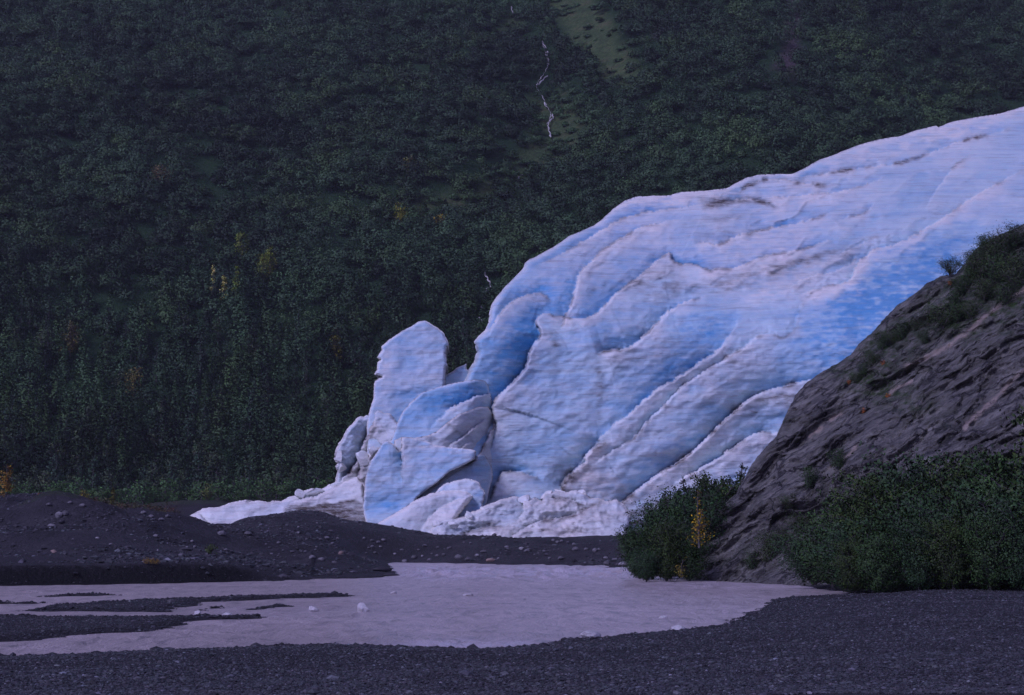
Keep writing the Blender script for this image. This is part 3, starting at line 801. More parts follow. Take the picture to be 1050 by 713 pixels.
g_part('ice_lobe', [(404, 452), (412, 448), (425, 449), (437.7, 446.8), (447.8, 442.6), (459, 433), (468.6, 425.7), (478, 422), (491.4, 417), (501, 417), (509, 430), (510, 450), (500, 540), (420, 540), (404, 480)],
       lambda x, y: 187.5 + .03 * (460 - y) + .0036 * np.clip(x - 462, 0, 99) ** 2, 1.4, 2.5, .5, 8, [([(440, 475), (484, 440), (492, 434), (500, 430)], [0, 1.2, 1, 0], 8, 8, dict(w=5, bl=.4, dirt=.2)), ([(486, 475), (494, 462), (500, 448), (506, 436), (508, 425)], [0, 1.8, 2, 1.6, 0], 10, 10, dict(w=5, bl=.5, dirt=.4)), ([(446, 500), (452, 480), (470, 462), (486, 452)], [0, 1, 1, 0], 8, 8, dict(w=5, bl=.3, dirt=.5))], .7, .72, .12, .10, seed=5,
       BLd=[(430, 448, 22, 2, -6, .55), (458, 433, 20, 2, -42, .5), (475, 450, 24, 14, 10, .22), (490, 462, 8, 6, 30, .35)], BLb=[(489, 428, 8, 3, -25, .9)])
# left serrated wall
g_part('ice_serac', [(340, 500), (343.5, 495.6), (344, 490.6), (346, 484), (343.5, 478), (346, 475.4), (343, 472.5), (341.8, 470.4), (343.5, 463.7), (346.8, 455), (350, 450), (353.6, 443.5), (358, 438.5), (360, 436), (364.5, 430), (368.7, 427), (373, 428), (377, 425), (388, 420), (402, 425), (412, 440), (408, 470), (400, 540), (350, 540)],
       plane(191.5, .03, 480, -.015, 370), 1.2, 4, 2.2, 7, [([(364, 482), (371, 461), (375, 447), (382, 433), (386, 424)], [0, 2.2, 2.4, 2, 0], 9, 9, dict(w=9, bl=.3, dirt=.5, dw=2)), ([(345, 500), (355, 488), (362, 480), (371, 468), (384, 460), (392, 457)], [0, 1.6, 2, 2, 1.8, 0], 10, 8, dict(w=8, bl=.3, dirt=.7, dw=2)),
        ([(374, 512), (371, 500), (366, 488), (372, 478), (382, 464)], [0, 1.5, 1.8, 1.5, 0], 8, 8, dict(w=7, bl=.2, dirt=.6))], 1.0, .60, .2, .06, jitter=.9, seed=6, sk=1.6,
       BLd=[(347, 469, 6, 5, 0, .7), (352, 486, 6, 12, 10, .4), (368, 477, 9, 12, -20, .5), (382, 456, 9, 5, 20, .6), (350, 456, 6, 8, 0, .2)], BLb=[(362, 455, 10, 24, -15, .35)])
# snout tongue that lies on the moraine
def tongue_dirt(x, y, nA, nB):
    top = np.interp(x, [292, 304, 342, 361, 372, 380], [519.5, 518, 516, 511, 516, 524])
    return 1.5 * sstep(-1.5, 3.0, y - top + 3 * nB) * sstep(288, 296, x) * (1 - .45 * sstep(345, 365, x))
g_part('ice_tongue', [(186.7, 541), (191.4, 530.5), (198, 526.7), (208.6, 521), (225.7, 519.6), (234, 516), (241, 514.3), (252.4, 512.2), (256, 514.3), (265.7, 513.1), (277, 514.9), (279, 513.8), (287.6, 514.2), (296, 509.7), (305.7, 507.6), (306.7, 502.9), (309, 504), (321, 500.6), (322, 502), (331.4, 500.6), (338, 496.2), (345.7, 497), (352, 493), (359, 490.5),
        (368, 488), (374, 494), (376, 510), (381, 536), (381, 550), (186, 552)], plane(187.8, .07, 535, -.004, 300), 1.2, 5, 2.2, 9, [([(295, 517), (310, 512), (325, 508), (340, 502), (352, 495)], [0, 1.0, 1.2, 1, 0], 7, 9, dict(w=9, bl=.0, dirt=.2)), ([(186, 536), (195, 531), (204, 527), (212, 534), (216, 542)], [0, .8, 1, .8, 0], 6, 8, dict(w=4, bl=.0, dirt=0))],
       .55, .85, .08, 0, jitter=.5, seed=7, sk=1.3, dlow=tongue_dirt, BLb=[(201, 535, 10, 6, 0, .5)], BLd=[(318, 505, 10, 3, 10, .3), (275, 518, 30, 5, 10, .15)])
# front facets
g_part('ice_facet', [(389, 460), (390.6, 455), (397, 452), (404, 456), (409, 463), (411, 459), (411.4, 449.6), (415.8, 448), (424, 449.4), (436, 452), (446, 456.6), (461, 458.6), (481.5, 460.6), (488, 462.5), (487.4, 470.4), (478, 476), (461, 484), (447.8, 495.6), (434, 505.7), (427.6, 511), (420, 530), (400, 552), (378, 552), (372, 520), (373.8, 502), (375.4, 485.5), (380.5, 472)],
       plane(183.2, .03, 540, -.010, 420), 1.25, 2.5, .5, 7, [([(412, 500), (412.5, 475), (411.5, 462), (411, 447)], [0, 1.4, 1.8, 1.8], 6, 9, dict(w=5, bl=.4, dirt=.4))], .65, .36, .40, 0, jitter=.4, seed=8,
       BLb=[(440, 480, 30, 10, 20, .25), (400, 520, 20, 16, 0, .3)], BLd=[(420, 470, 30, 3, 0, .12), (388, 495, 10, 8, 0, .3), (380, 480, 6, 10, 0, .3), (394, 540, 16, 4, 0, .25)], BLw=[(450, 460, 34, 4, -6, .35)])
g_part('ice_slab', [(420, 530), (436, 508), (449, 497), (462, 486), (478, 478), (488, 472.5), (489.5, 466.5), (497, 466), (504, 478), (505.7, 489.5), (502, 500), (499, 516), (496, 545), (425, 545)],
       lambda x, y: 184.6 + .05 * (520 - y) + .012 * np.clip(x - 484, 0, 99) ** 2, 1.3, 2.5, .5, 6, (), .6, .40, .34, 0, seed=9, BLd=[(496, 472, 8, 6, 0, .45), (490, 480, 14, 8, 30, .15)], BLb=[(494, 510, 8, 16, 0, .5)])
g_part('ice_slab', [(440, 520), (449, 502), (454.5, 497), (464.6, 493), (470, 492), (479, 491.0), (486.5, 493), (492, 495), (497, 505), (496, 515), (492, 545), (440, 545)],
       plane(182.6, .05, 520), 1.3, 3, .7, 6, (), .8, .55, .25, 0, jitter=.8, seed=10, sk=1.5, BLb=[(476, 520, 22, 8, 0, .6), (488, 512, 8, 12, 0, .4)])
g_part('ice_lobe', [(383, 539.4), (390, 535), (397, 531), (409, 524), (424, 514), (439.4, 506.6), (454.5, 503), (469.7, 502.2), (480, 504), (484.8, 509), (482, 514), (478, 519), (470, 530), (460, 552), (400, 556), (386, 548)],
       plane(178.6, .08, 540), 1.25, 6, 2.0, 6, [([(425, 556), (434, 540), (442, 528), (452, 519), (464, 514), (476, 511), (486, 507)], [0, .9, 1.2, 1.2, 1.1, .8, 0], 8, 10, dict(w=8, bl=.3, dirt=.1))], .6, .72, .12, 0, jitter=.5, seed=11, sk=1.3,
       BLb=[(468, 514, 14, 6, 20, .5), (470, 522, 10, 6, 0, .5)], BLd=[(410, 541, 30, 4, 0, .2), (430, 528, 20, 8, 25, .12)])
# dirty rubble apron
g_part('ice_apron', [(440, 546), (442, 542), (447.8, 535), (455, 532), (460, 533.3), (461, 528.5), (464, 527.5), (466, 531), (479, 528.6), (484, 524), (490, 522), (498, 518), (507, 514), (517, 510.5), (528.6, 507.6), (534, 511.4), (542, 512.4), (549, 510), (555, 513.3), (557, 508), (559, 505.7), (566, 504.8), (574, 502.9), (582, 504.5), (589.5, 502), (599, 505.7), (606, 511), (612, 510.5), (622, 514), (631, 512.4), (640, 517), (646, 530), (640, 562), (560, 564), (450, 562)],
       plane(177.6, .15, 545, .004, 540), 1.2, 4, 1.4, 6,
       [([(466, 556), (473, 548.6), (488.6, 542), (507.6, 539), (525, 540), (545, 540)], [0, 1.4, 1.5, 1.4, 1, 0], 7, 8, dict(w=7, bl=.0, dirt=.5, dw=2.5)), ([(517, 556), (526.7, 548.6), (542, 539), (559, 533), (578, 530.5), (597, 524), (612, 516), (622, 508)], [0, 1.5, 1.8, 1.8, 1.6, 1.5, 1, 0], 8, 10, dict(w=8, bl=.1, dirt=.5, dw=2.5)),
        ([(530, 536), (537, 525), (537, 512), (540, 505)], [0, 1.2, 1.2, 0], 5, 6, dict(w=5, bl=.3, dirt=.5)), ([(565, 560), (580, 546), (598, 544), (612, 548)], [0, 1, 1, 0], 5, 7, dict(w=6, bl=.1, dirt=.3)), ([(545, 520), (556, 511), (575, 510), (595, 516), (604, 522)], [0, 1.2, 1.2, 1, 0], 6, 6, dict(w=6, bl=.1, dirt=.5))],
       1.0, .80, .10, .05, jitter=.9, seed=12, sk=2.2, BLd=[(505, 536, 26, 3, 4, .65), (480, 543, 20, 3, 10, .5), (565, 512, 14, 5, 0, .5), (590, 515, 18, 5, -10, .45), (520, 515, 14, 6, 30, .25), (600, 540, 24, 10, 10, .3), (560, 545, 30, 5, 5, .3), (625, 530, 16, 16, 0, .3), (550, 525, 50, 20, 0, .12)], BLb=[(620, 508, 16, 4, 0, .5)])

def ice_block(px, py, w, h, d, seed):
    import bmesh
    bm = bmesh.new(); bmesh.ops.create_icosphere(bm, subdivisions=3, radius=.5)
    q = np.array([v.co[:] for v in bm.verts]); fs = np.array([[v.index for v in f.verts] for f in bm.faces]); bm.free()
    r = np.random.default_rng(seed)
    q = q * (1 + .25 * fbm(q[:, 0] * 3 + seed, q[:, 1] * 3, q[:, 2] * 3, 3, seed))[:, None]
    for _ in range(9):
        nn = r.normal(size=3); nn /= np.linalg.norm(nn); q = q - np.clip(q @ nn - r.uniform(.14, .30), 0, None)[:, None] * nn * .99
    sc = d / F
    a = r.uniform(-.5, .5); ca, sa = math.cos(a), math.sin(a)
    q = q * np.array([w, .9 * w, h * 1.25]) * r.uniform(1.6, 2.3) * sc
    q = np.stack([q[:, 0] * ca - q[:, 2] * sa * .6, q[:, 1], q[:, 0] * sa * .6 + q[:, 2] * ca], 1)
    X, Y, Z = at(px, py + 1.5, d + .95 * w * sc)
    V = q + np.array([float(X), float(Y) - 190, float(Z) - 2.0])
    at_ = np.tile(np.array([[.80, .2, .04, 1]]), (len(V), 1)); at_[:, 2] = np.clip(.10 - .35 * (q[:, 2] / (h * sc)), 0, .45)
    o = mesh_np('ice_block', V, fs, M_ICE, None, False, {'ice': at_}); o.parent = glacier
for k, (x, y, w, h, d) in enumerate([(466, 536, 10, 5, 177), (481, 528, 9, 5, 179), (497, 522, 10, 6, 180), (515, 514, 11, 6, 182), (538, 513, 9, 5, 182), (560, 508, 11, 7, 184), (575, 505, 10, 6, 185), (596, 507, 10, 6, 184), (617, 513, 8, 4, 184), (450, 538, 9, 5, 177.5),
        (309, 506, 8, 5, 189), (322, 504, 12, 4, 189.5), (345, 498, 9, 6, 190), (355, 490, 8, 8, 191), (350, 478, 7, 8, 191.5), (347, 468, 7, 7, 191.5), (371, 471, 8, 9, 190.5), (382, 461, 8, 6, 190)]):
    ice_block(x, y, w, h, d, 900 + k)
# ================================================================== ROCK OUTCROP
rock_sil = [(698, 598), (701, 594.6), (704, 584), (711, 568), (719, 554.6), (725, 540), (738, 521), (754.6, 506), (765, 487), (771.4, 474.7), (784, 460), (796.6, 447), (803, 430.4), (809, 417.8), (815.6, 405), (826, 393.6), (840, 383.5), (858.6, 372.6), (872, 364), (881, 352), (896.7, 339), (905.7, 327.7), (919, 314), (937, 302),
            (950.6, 290.6), (966, 283), (980, 281), (993, 266), (995, 262), (1005.6, 251.5), (1022.4, 242), (1037, 236), (1100, 205)]
rock_out = rock_sil + [(1100, 625), (860, 622), (760, 616), (698, 606)]
def rock_d(x, y):
    d = 95.5 - (x - 700) / 337. * 25 + .075 * (602 - y) + .00006 * np.clip(602 - y, 0, 999) ** 2
    u = x * .848 - y * .53; v = x * .53 + y * .848
    wu = 10 * fbm(x / 40., y / 40., None, 2, 207); v = v + wu
    d = d + 2.2 * fbm(u / 110., v / 60., None, 3, 201) - .55 * (1 - 2 * np.abs(fbm(u / 80., v / 17., None, 4, 202))) + .50 * fbm(u / 24., v / 9., None, 4, 203) + .30 * fbm(u / 7., v / 3.6, None, 3, 204)
    st_ = v / 13. + 1.2 * fbm(u / 60., v / 30., None, 2, 208); fr = st_ - np.floor(st_)
    d = d + .95 * (fr - .5) * sstep(-.25, .35, fbm(u / 70., v / 25., None, 2, 209))
    # hollow under the overhang
    q = np.exp(-(((x - 905) * .90 - (y - 398) * .42) / 52) ** 2 - (((x - 905) * .42 + (y - 398) * .90) / 13) ** 2)
    return d + 1.6 * q
P, T, e = cdt_piece(rock_out, 1.45, .7, 21)
D = rock_d(P[:, 0], P[:, 1])
k = np.clip(1 - e / 6., 0, 1)
Dr = D + 1.6 * (1 - np.sqrt(np.clip(1 - k * k, 0, 1)))
vein = np.zeros(len(P))
for pts, w in (([(1100, 268), (1037, 305), (1006, 327), (995, 338), (976, 352), (957, 364), (930, 376)], 2.0), ([(1060, 372), (1036.5, 390.5), (1025, 405), (1005, 423), (994, 432), (989, 440)], 2.1), ([(843, 439), (830, 447)], 1.6), ([(862, 425), (852, 430)], 1.4), ([(935, 391), (915, 400), (911, 406)], 1.2), ([(880, 455), (868, 470), (850, 480)], .9)):
    s = np.full(len(P), 1e9)
    c = smooth_line(pts, 1)
    for a, b in zip(c[:-1], c[1:]): s = np.minimum(s, seg_dist(P, a, b)[0])
    s = s + 1.4 * vnoise(P[:, 0] / 5., P[:, 1] / 5., None, 206)
    vein = np.maximum(vein, np.clip(np.exp(-(np.clip(s, 0, None) / w) ** 2), 0, 1))
moss = blobs(P, [(905, 398, 60, 16, -26, .9), (915, 350, 40, 26, -35, .5), (1015, 285, 55, 44, -30, 1.3), (965, 325, 30, 16, -30, .8), (900, 360, 30, 14, -35, .6), (870, 385, 40, 16, -35, .35), (800, 430, 12, 12, 0, .3), (930, 340, 30, 16, -30, .5), (760, 570, 30, 20, 0, .2), (980, 330, 40, 14, -30, .5)], np.zeros(len(P)), 77)
Xr, Yr, Zr = at(P[:, 0], P[:, 1], Dr)
ra = np.stack([vein, np.clip(moss, 0, 1), vein * 0, vein * 0 + 1], 1)
rk = body('rock_outcrop', P, T, Dr, 40, M_ROCK, None, {'rock': ra}, 26.0)
tag(rk, 'dark grey glacier-polished rock slope with pale quartz veins, rising at the right of the river', 'rock outcrop')

# ================================================================== VEGETATION
def leaf_cloud(C, size, tint, up=.5, r=rng, asp=.55, ctr=None):
    """rhombic leaves round the points C (n,3)"""
    n = len(C)
    nrm = r.normal(size=(n, 3)); nrm[:, 2] += up * 2; nrm /= np.linalg.norm(nrm, axis=1)[:, None]
    if ctr is not None:
        rd = C - ctr; rd /= np.linalg.norm(rd, axis=1)[:, None] + 1e-9
        nrm *= np.where((nrm * rd).sum(1) < 0, -1, 1)[:, None]
    a = np.cross(nrm, r.normal(size=(n, 3))); a /= np.linalg.norm(a, axis=1)[:, None] + 1e-9
    b = np.cross(nrm, a)
    s = (size * r.uniform(.6, 1.35, n))[:, None]
    V = np.stack([C - a * s * .5, C - b * s * asp * .5, C + a * s * .5, C + b * s * asp * .5], 1).reshape(-1, 3)
    Fq = np.arange(4 * n).reshape(n, 4)
    if ctr is None: return V, Fq, np.repeat(tint, 4, 0)
    nn = nrm * .5 + rd * .7; nn /= np.linalg.norm(nn, axis=1)[:, None]
    return V, Fq, np.repeat(tint, 4, 0), np.repeat(nn, 4, 0)
def set_normals(o, nn):
    for p in (o.data.attributes.new('custom_normal', 'FLOAT_VECTOR', 'POINT'),): p.data.foreach_set('vector', nn.astype(np.float32).ravel())

def tint_leaves(n, base, var=.25, r=rng, patch=None):
    t = np.array(base)[None, :] * np.clip(1 + var * r.normal(size=(n, 1)), .4, 1.9)
    t = t * (1 + .08 * r.normal(size=(n, 3)))
    return np.concatenate([np.clip(t, .002, 1), np.ones((n, 1))], 1)

def shrub_meshes(seed, h, w, nst, nbr, nlf, leaf, base, lean=.55, cone=False, var=.16, sparse=1.0):
    """stems and leaves of one shrub standing on the origin"""
    r = np.random.default_rng(seed)
    paths, C, TI = [], [], []
    for s in range(nst):
        ang = r.uniform(0, 2 * np.pi); hh = h * r.uniform(.62, 1.0); out = w * .5 * r.uniform(.15, 1.0) * (lean / .55)
        if s == 0: hh = h; out *= .2
        t = np.linspace(0, 1, 7)
        px = np.cos(ang) * out * t ** 1.3 + r.normal(0, .03 * h, 7) * t
        py = np.sin(ang) * out * t ** 1.3 + r.normal(0, .03 * h, 7) * t
        pz = hh * (t ** .9) * (1 - .12 * t * out / (h + .1))
        St = np.stack([px, py, pz], 1)
        paths.append((St, .018 * h * (1 - .85 * t) + .006))
        shade = np.clip(1 + .18 * r.normal(), .6, 1.5)
        for b in range(nbr):
            f = r.uniform(.03, 1.0) ** (.9)
            p0 = np.array([np.interp(f, t, St[:, i]) for i in range(3)])
            a2 = r.uniform(0, 2 * np.pi)
            ln = (w * .30) * ((1.15 - f) if cone else (.75 + .5 * math.sin(math.pi * min(f, .98)))) * r.uniform(.5, 1.1)
            dv = np.array([math.cos(a2), math.sin(a2), r.uniform(.15, .75)]); dv /= np.linalg.norm(dv)
            p1 = p0 + dv * ln
            paths.append((np.stack([p0, (p0 + p1) / 2 + r.normal(0, .03, 3), p1]), np.array([.010, .007, .004]) * (.4 + .25 * h)))
            m = max(3, int(nlf * ln / (w * .3) * r.uniform(.6, 1.3)))
            ft = r.uniform(.15, 1.08, m)[:, None]
            cc = p0 + (p1 - p0) * ft + r.normal(0, 1, (m, 3)) * (ln * .20 + .03) * sparse
            C.append(cc)
            TI.append(tint_leaves(m, np.array(base) * shade * np.clip(1 + .15 * r.normal(), .6, 1.4), var, r))
    C = np.concatenate(C); TI = np.concatenate(TI)
    k = C[:, 2] > .04
    V, Fq, tc, nn = leaf_cloud(C[k], leaf, TI[k], .35, r, .55, np.array([0, 0, h * .25]))
    sV, sF = tubes(paths, 4)
    return V, Fq, tc, sV, sF, nn

def make_shrub(name, args, leafname='foliage', stemname='stem', cat='shrub'):
    V, Fq, tc, sV, sF, nn = shrub_meshes(*args[0], **args[1])
    root = empty(name, (0, 0, 0), 'x', cat)
    set_normals(mesh_np(leafname, V, Fq, M_LEAF, root, True, {'col': tc}), nn)
    mesh_np(stemname, sV, sF, M_BARK, root, True)
    return root

G1 = (.031, .066, .014); G2 = (.026, .060, .016); G3 = (.040, .070, .013); YEL = (.30, .19, .02)
protos = [make_shrub('alder_shrub', ((301, 3.4, 3.6, 12, 24, 74, .105, G1), dict(sparse=.62))),
          make_shrub('alder_shrub', ((302, 3.2, 4.2, 14, 23, 74, .108, G2), dict(sparse=.62))),
          make_shrub('alder_shrub', ((303, 3.8, 3.4, 12, 24, 74, .105, G3), dict(sparse=.62)))]
saps = [make_shrub('cottonwood_sapling', ((311, 4.6, 2.3, 6, 60, 44, .10, G2), dict(lean=.36, cone=True))),
        make_shrub('cottonwood_sapling', ((312, 4.2, 2.6, 7, 56, 44, .10, G1), dict(lean=.38, cone=True)))]
smalls = [make_shrub('willow_shrub', ((321, 1.1, 1.6, 9, 11, 34, .065, G3), {})),
          make_shrub('willow_shrub', ((322, 1.3, 1.3, 8, 12, 32, .065, G1), {}))]
used = set()
def put(proto, loc, rz, sc, label, cat, group=None):
    if proto.name not in used:
        used.add(proto.name)
        proto.location = loc; proto.rotation_euler = (0, 0, rz); proto.scale = sc
        tag(proto, label, cat, group); return proto
    return dup(proto, loc, rz, sc, label, cat, group)

def on_rock(px, py):
    d = float(rock_d(np.array([px], float), np.array([py], float))[0])
    X, Y, Z = at(px, py, d)
    return float(X), float(Y) - .15, float(Z) - .15

def on_ground(px, Y):
    X = (px - CX) / F * Y
    return X, Y, float(ground_z([X], [Y])[0])

# right-hand thicket at the foot of the rock: rows of tall alders
thick = [(864, 74, .9), (876, 71.5, 1.05), (893, 71, 1.12), (922, 70, 1.05), (950, 69.5, 1.12), (980, 69, 1.1), (1010, 68.5, 1.2), (1040, 68, 1.3), (1072, 67.5, 1.35),
         (852, 78, 1.1), (834, 81, .8), (882, 75, 1.25), (915, 74, 1.25), (948, 73, 1.3), (982, 72, 1.2), (1016, 71.5, 1.45), (1050, 71, 1.6), (874, 69, .55), (902, 68, .62), (940, 67.5, .66), (975, 67, .7), (1012, 66.5, .7), (1045, 66, .75)]
for i, (px, Y, s) in enumerate(thick):
    X, Y, Z = on_ground(px, Y)
    put(protos[i % 3], (X, Y, max(Z, .2) - .05), i * 1.9, (s * random.uniform(.9, 1.1), s * .9, s * random.uniform(.8, 1.2)),
        'dark green alder in the dense thicket at the foot of the grey rock', 'shrub', 'alders in the thicket below the rock')
# left clump at the water's edge, in front of the ice
left = [(655, 97, 0, .72, 0), (668, 99, 0, 1.0, 1), (686, 98, 1, 1.22, 0), (702, 98.5, 1, 1.3, 1), (722, 101, 1, 1.35, 2), (740, 104, 1, 1.4, 0), (757, 108, 1, 1.35, 1), (682, 93.5, 0, .72, 2), (706, 94, 0, .7, 0), (662, 93.5, 0, .52, 1)]
for i, (px, Y, _, s, q) in enumerate(left):
    X, Y, Z = on_ground(px, Y)
    put(protos[q], (X, Y, max(Z, .0)), i * 2.3 + 1, (s * .95, s * .95, s * 1.02), 'bushy green alder in the clump at the water edge between the ice and the rock', 'shrub', 'alders in the waterside clump')
for i, (px, Y, s) in enumerate([(678, 100, .92), (694, 103, 1.10), (704, 101, 1.12), (719, 104, 1.22), (733, 106, 1.12), (746, 107, 1.2), (758, 109, 1.25)]):
    X, Y, Z = on_ground(px, Y)
    put(saps[i % 2], (X, Y, max(Z, .2)), i * 1.1, (s, s, s), 'slender green sapling rising above the waterside clump in front of the ice', 'sapling', 'saplings in the waterside clump')
ys = make_shrub('birch_sapling', ((331, 2.7, 2.1, 2, 44, 12, .10, (.46, .31, .015)), dict(lean=.06, cone=True, var=.2)), cat='sapling')
X, Y, Z = at(717, 562, 92.3)
ys.location = (float(X), float(Y), float(Z)); tag(ys, 'bright yellow autumn sapling in front of the green waterside clump', 'sapling')
yb = make_shrub('birch_sapling', ((332, .9, .8, 3, 12, 8, .08, (.22, .18, .02)), dict(lean=.3)), cat='sapling')
X, Y, Z = at(699, 593, 92.0)
yb.location = (float(X), float(Y), float(Z)); tag(yb, 'small yellow-green sapling at the waterline beside the foot of the rock', 'sapling')

# low shrubs on the rock
rk_sh = [(974, 281, .95, 'grey-green willow bush on the rock crest, silhouetted against the blue ice'),
         (1008, 262, .9, None), (1024, 258, 1.1, None), (998, 272, .9, None), (1014, 272, 1.1, None), (1032, 278, 1.2, None), (1046, 284, 1.2, None), (994, 294, .9, None), (915, 352, .8, None), (886, 384, .6, None), (955, 330, .9, None), (1040, 256, 1.2, None), (1002, 284, 1.1, None), (1020, 290, 1.25, None), (1040, 296, 1.3, None), (985, 300, .9, None), (1008, 306, 1.1, None), (1030, 312, 1.0, None),
         (966, 335, 1.15, None), (982, 330, .9, None), (995, 326, .8, None), (905, 358, .8, 'olive willow bush partway up the left edge of the rock'), (894, 374, .75, None), (925, 347, .8, None), (940, 338, .7, None), (978, 318, .9, None), (878, 392, .55, None), (948, 352, .6, None),
         (788, 575, 1.15, 'dark green willow bush at the rock foot between two bare slabs by the river'), (772, 582, .8, None), (800, 560, .9, None), (830, 500, .9, None), (812, 520, .8, None), (860, 480, .9, None), (820, 545, 1.0, None)]
for i, (px, py, s, lab) in enumerate(rk_sh):
    x, y, zz = on_rock(px, py)
    low = py > 450
    put(smalls[i % 2], (x, y, zz), i * 2.1, (s, s, s * random.uniform(.8, 1.1)), lab or ('low green willow growing on the lower rock face above the thicket' if low else 'low green willow on the upper ledges of the grey rock'), 'shrub',
        None if lab else ('willows on the lower rock face' if low else 'willows on the upper rock ledges'))
orange = make_shrub('autumn_plant', ((341, .28, .3, 3, 5, 8, .06, (.42, .13, .015)), {}), cat='plant')
for i, (px, py) in enumerate([(870, 393), (910, 407), (884, 422), (905, 373), (974, 291)]):
    put(orange, on_rock(px, py), i * 1.3, (1, 1, 1), 'tiny orange autumn plant in a crack of the grey rock', 'plant', 'orange plants on the rock')

# --- trees at the foot of the hillside: individuals
def crown_tree(seed, h, w, n, leaf, base, conic):
    r = np.random.default_rng(seed)
    C = []
    nb = 26
    paths = [(np.stack([r.normal(0, .04, 6) * np.linspace(0, 1, 6), r.normal(0, .04, 6) * np.linspace(0, 1, 6), np.linspace(0, h * .94, 6)], 1), np.linspace(.02 * h, .012, 6))]
    TI = []
    for b in range(nb):
        f = r.uniform(.10, 1.0)
        prof = (1.05 - f) ** .75 if conic else math.sin(math.pi * min(.97, .18 + .78 * f)) ** .6
        ln = w * .5 * prof * r.uniform(.6, 1.1)
        a = r.uniform(0, 2 * np.pi); p0 = np.array([0, 0, h * f * .94])
        p1 = p0 + np.array([math.cos(a) * ln, math.sin(a) * ln, ln * r.uniform(.1, .7)])
        paths.append((np.stack([p0, p1]), np.array([.05, .012])))
        m = int(n / nb * (.4 + .9 * prof))
        C.append(p0 + (p1 - p0) * r.uniform(.2, 1.05, (m, 1)) + r.normal(0, 1, (m, 3)) * np.array([.16, .16, .13]) * (w * .55))
        TI.append(tint_leaves(m, np.array(base) * np.clip(1 + .16 * r.normal(), .6, 1.5), .22, r))
    C = np.concatenate(C); TI = np.concatenate(TI); k = (C[:, 2] > .1) & (C[:, 2] < h * 1.03)
    V, Fq, tc, nn = leaf_cloud(C[k], leaf, TI[k], .5, r, .7, np.stack([C[k][:, 0] * 0, C[k][:, 1] * 0, C[k][:, 2] * .8], 1))
    sV, sF = tubes(paths, 4)
    return V, Fq, tc, sV, sF, nn

def make_tree(name, seed, h, w, n, leaf, base, conic, label='x'):
    V, Fq, tc, sV, sF, nn = crown_tree(seed, h, w, n, leaf, base, conic)
    root = empty(name, (0, 0, 0), label, 'tree')
    set_normals(mesh_np('crown', V, Fq, M_LEAF, root, True, {'col': tc}), nn); mesh_np('trunk', sV, sF, M_BARK, root, True)
    return root
TB = [(.044, .084, .036), (.054, .090, .032), (.040, .080, .038), (.064, .092, .034)]
tprot = [make_tree('deciduous_tree', 400 + i, h, w, 620, .34, TB[i % 4], con) for i, (h, w, con) in enumerate([(7, 3.4, True), (6.2, 3.4, False), (8, 3.2, True), (5.4, 3.6, False), (7.4, 3.0, True), (6.6, 3.8, False), (8.4, 3.6, True)])]
bprot = [make_tree('young_alder', 420 + i, h, w, 420, .26, c, False) for i, (h, w, c) in enumerate([(3.2, 3.0, (.058, .130, .030)), (2.7, 3.2, (.068, .140, .032)), (3.6, 2.8, (.052, .122, .032))])]
def surf(X, Y):
    return max(float(hill_z(np.array([X]), np.array([Y]))[0]), float(ground_z([X], [Y])[0]))
cnt = 0
for i in range(2000):
    if cnt >= 225: break
    px = rng.uniform(-25, 520); Y = 300 + 85 * rng.uniform() ** 1.1
    lim = np.interp(px, [0, 340, 380, 480, 520], [600, 520, 440, 400, 330])
    X = (px - CX) / F * Y; Z = surf(X, Y)
    _, py = proj(np.array([X]), np.array([Y]), np.array([Z]))
    if py[0] - 20 > lim: continue
    s = rng.uniform(.7, 1.12)
    put(tprot[cnt % 7], (X, Y, Z - .2), rng.uniform(0, 6), (s, s, s * rng.uniform(.9, 1.15)), 'grey-green tree in the lower belt of the forested hillside', 'tree', 'trees in the lower forest belt')
    cnt += 1
cnt = 0
for i in range(500):
    if cnt >= 75: break
    px = rng.uniform(-25, 350); Y = 262 + 38 * rng.uniform()
    X = (px - CX) / F * Y; Z = surf(X, Y); s = rng.uniform(.7, 1.2)
    put(bprot[cnt % 3], (X, Y, Z - .1), rng.uniform(0, 6), (s * 1.1, s * 1.1, s), 'low bright green alder along the forest edge behind the moraine', 'shrub', 'alders along the forest edge')
    cnt += 1
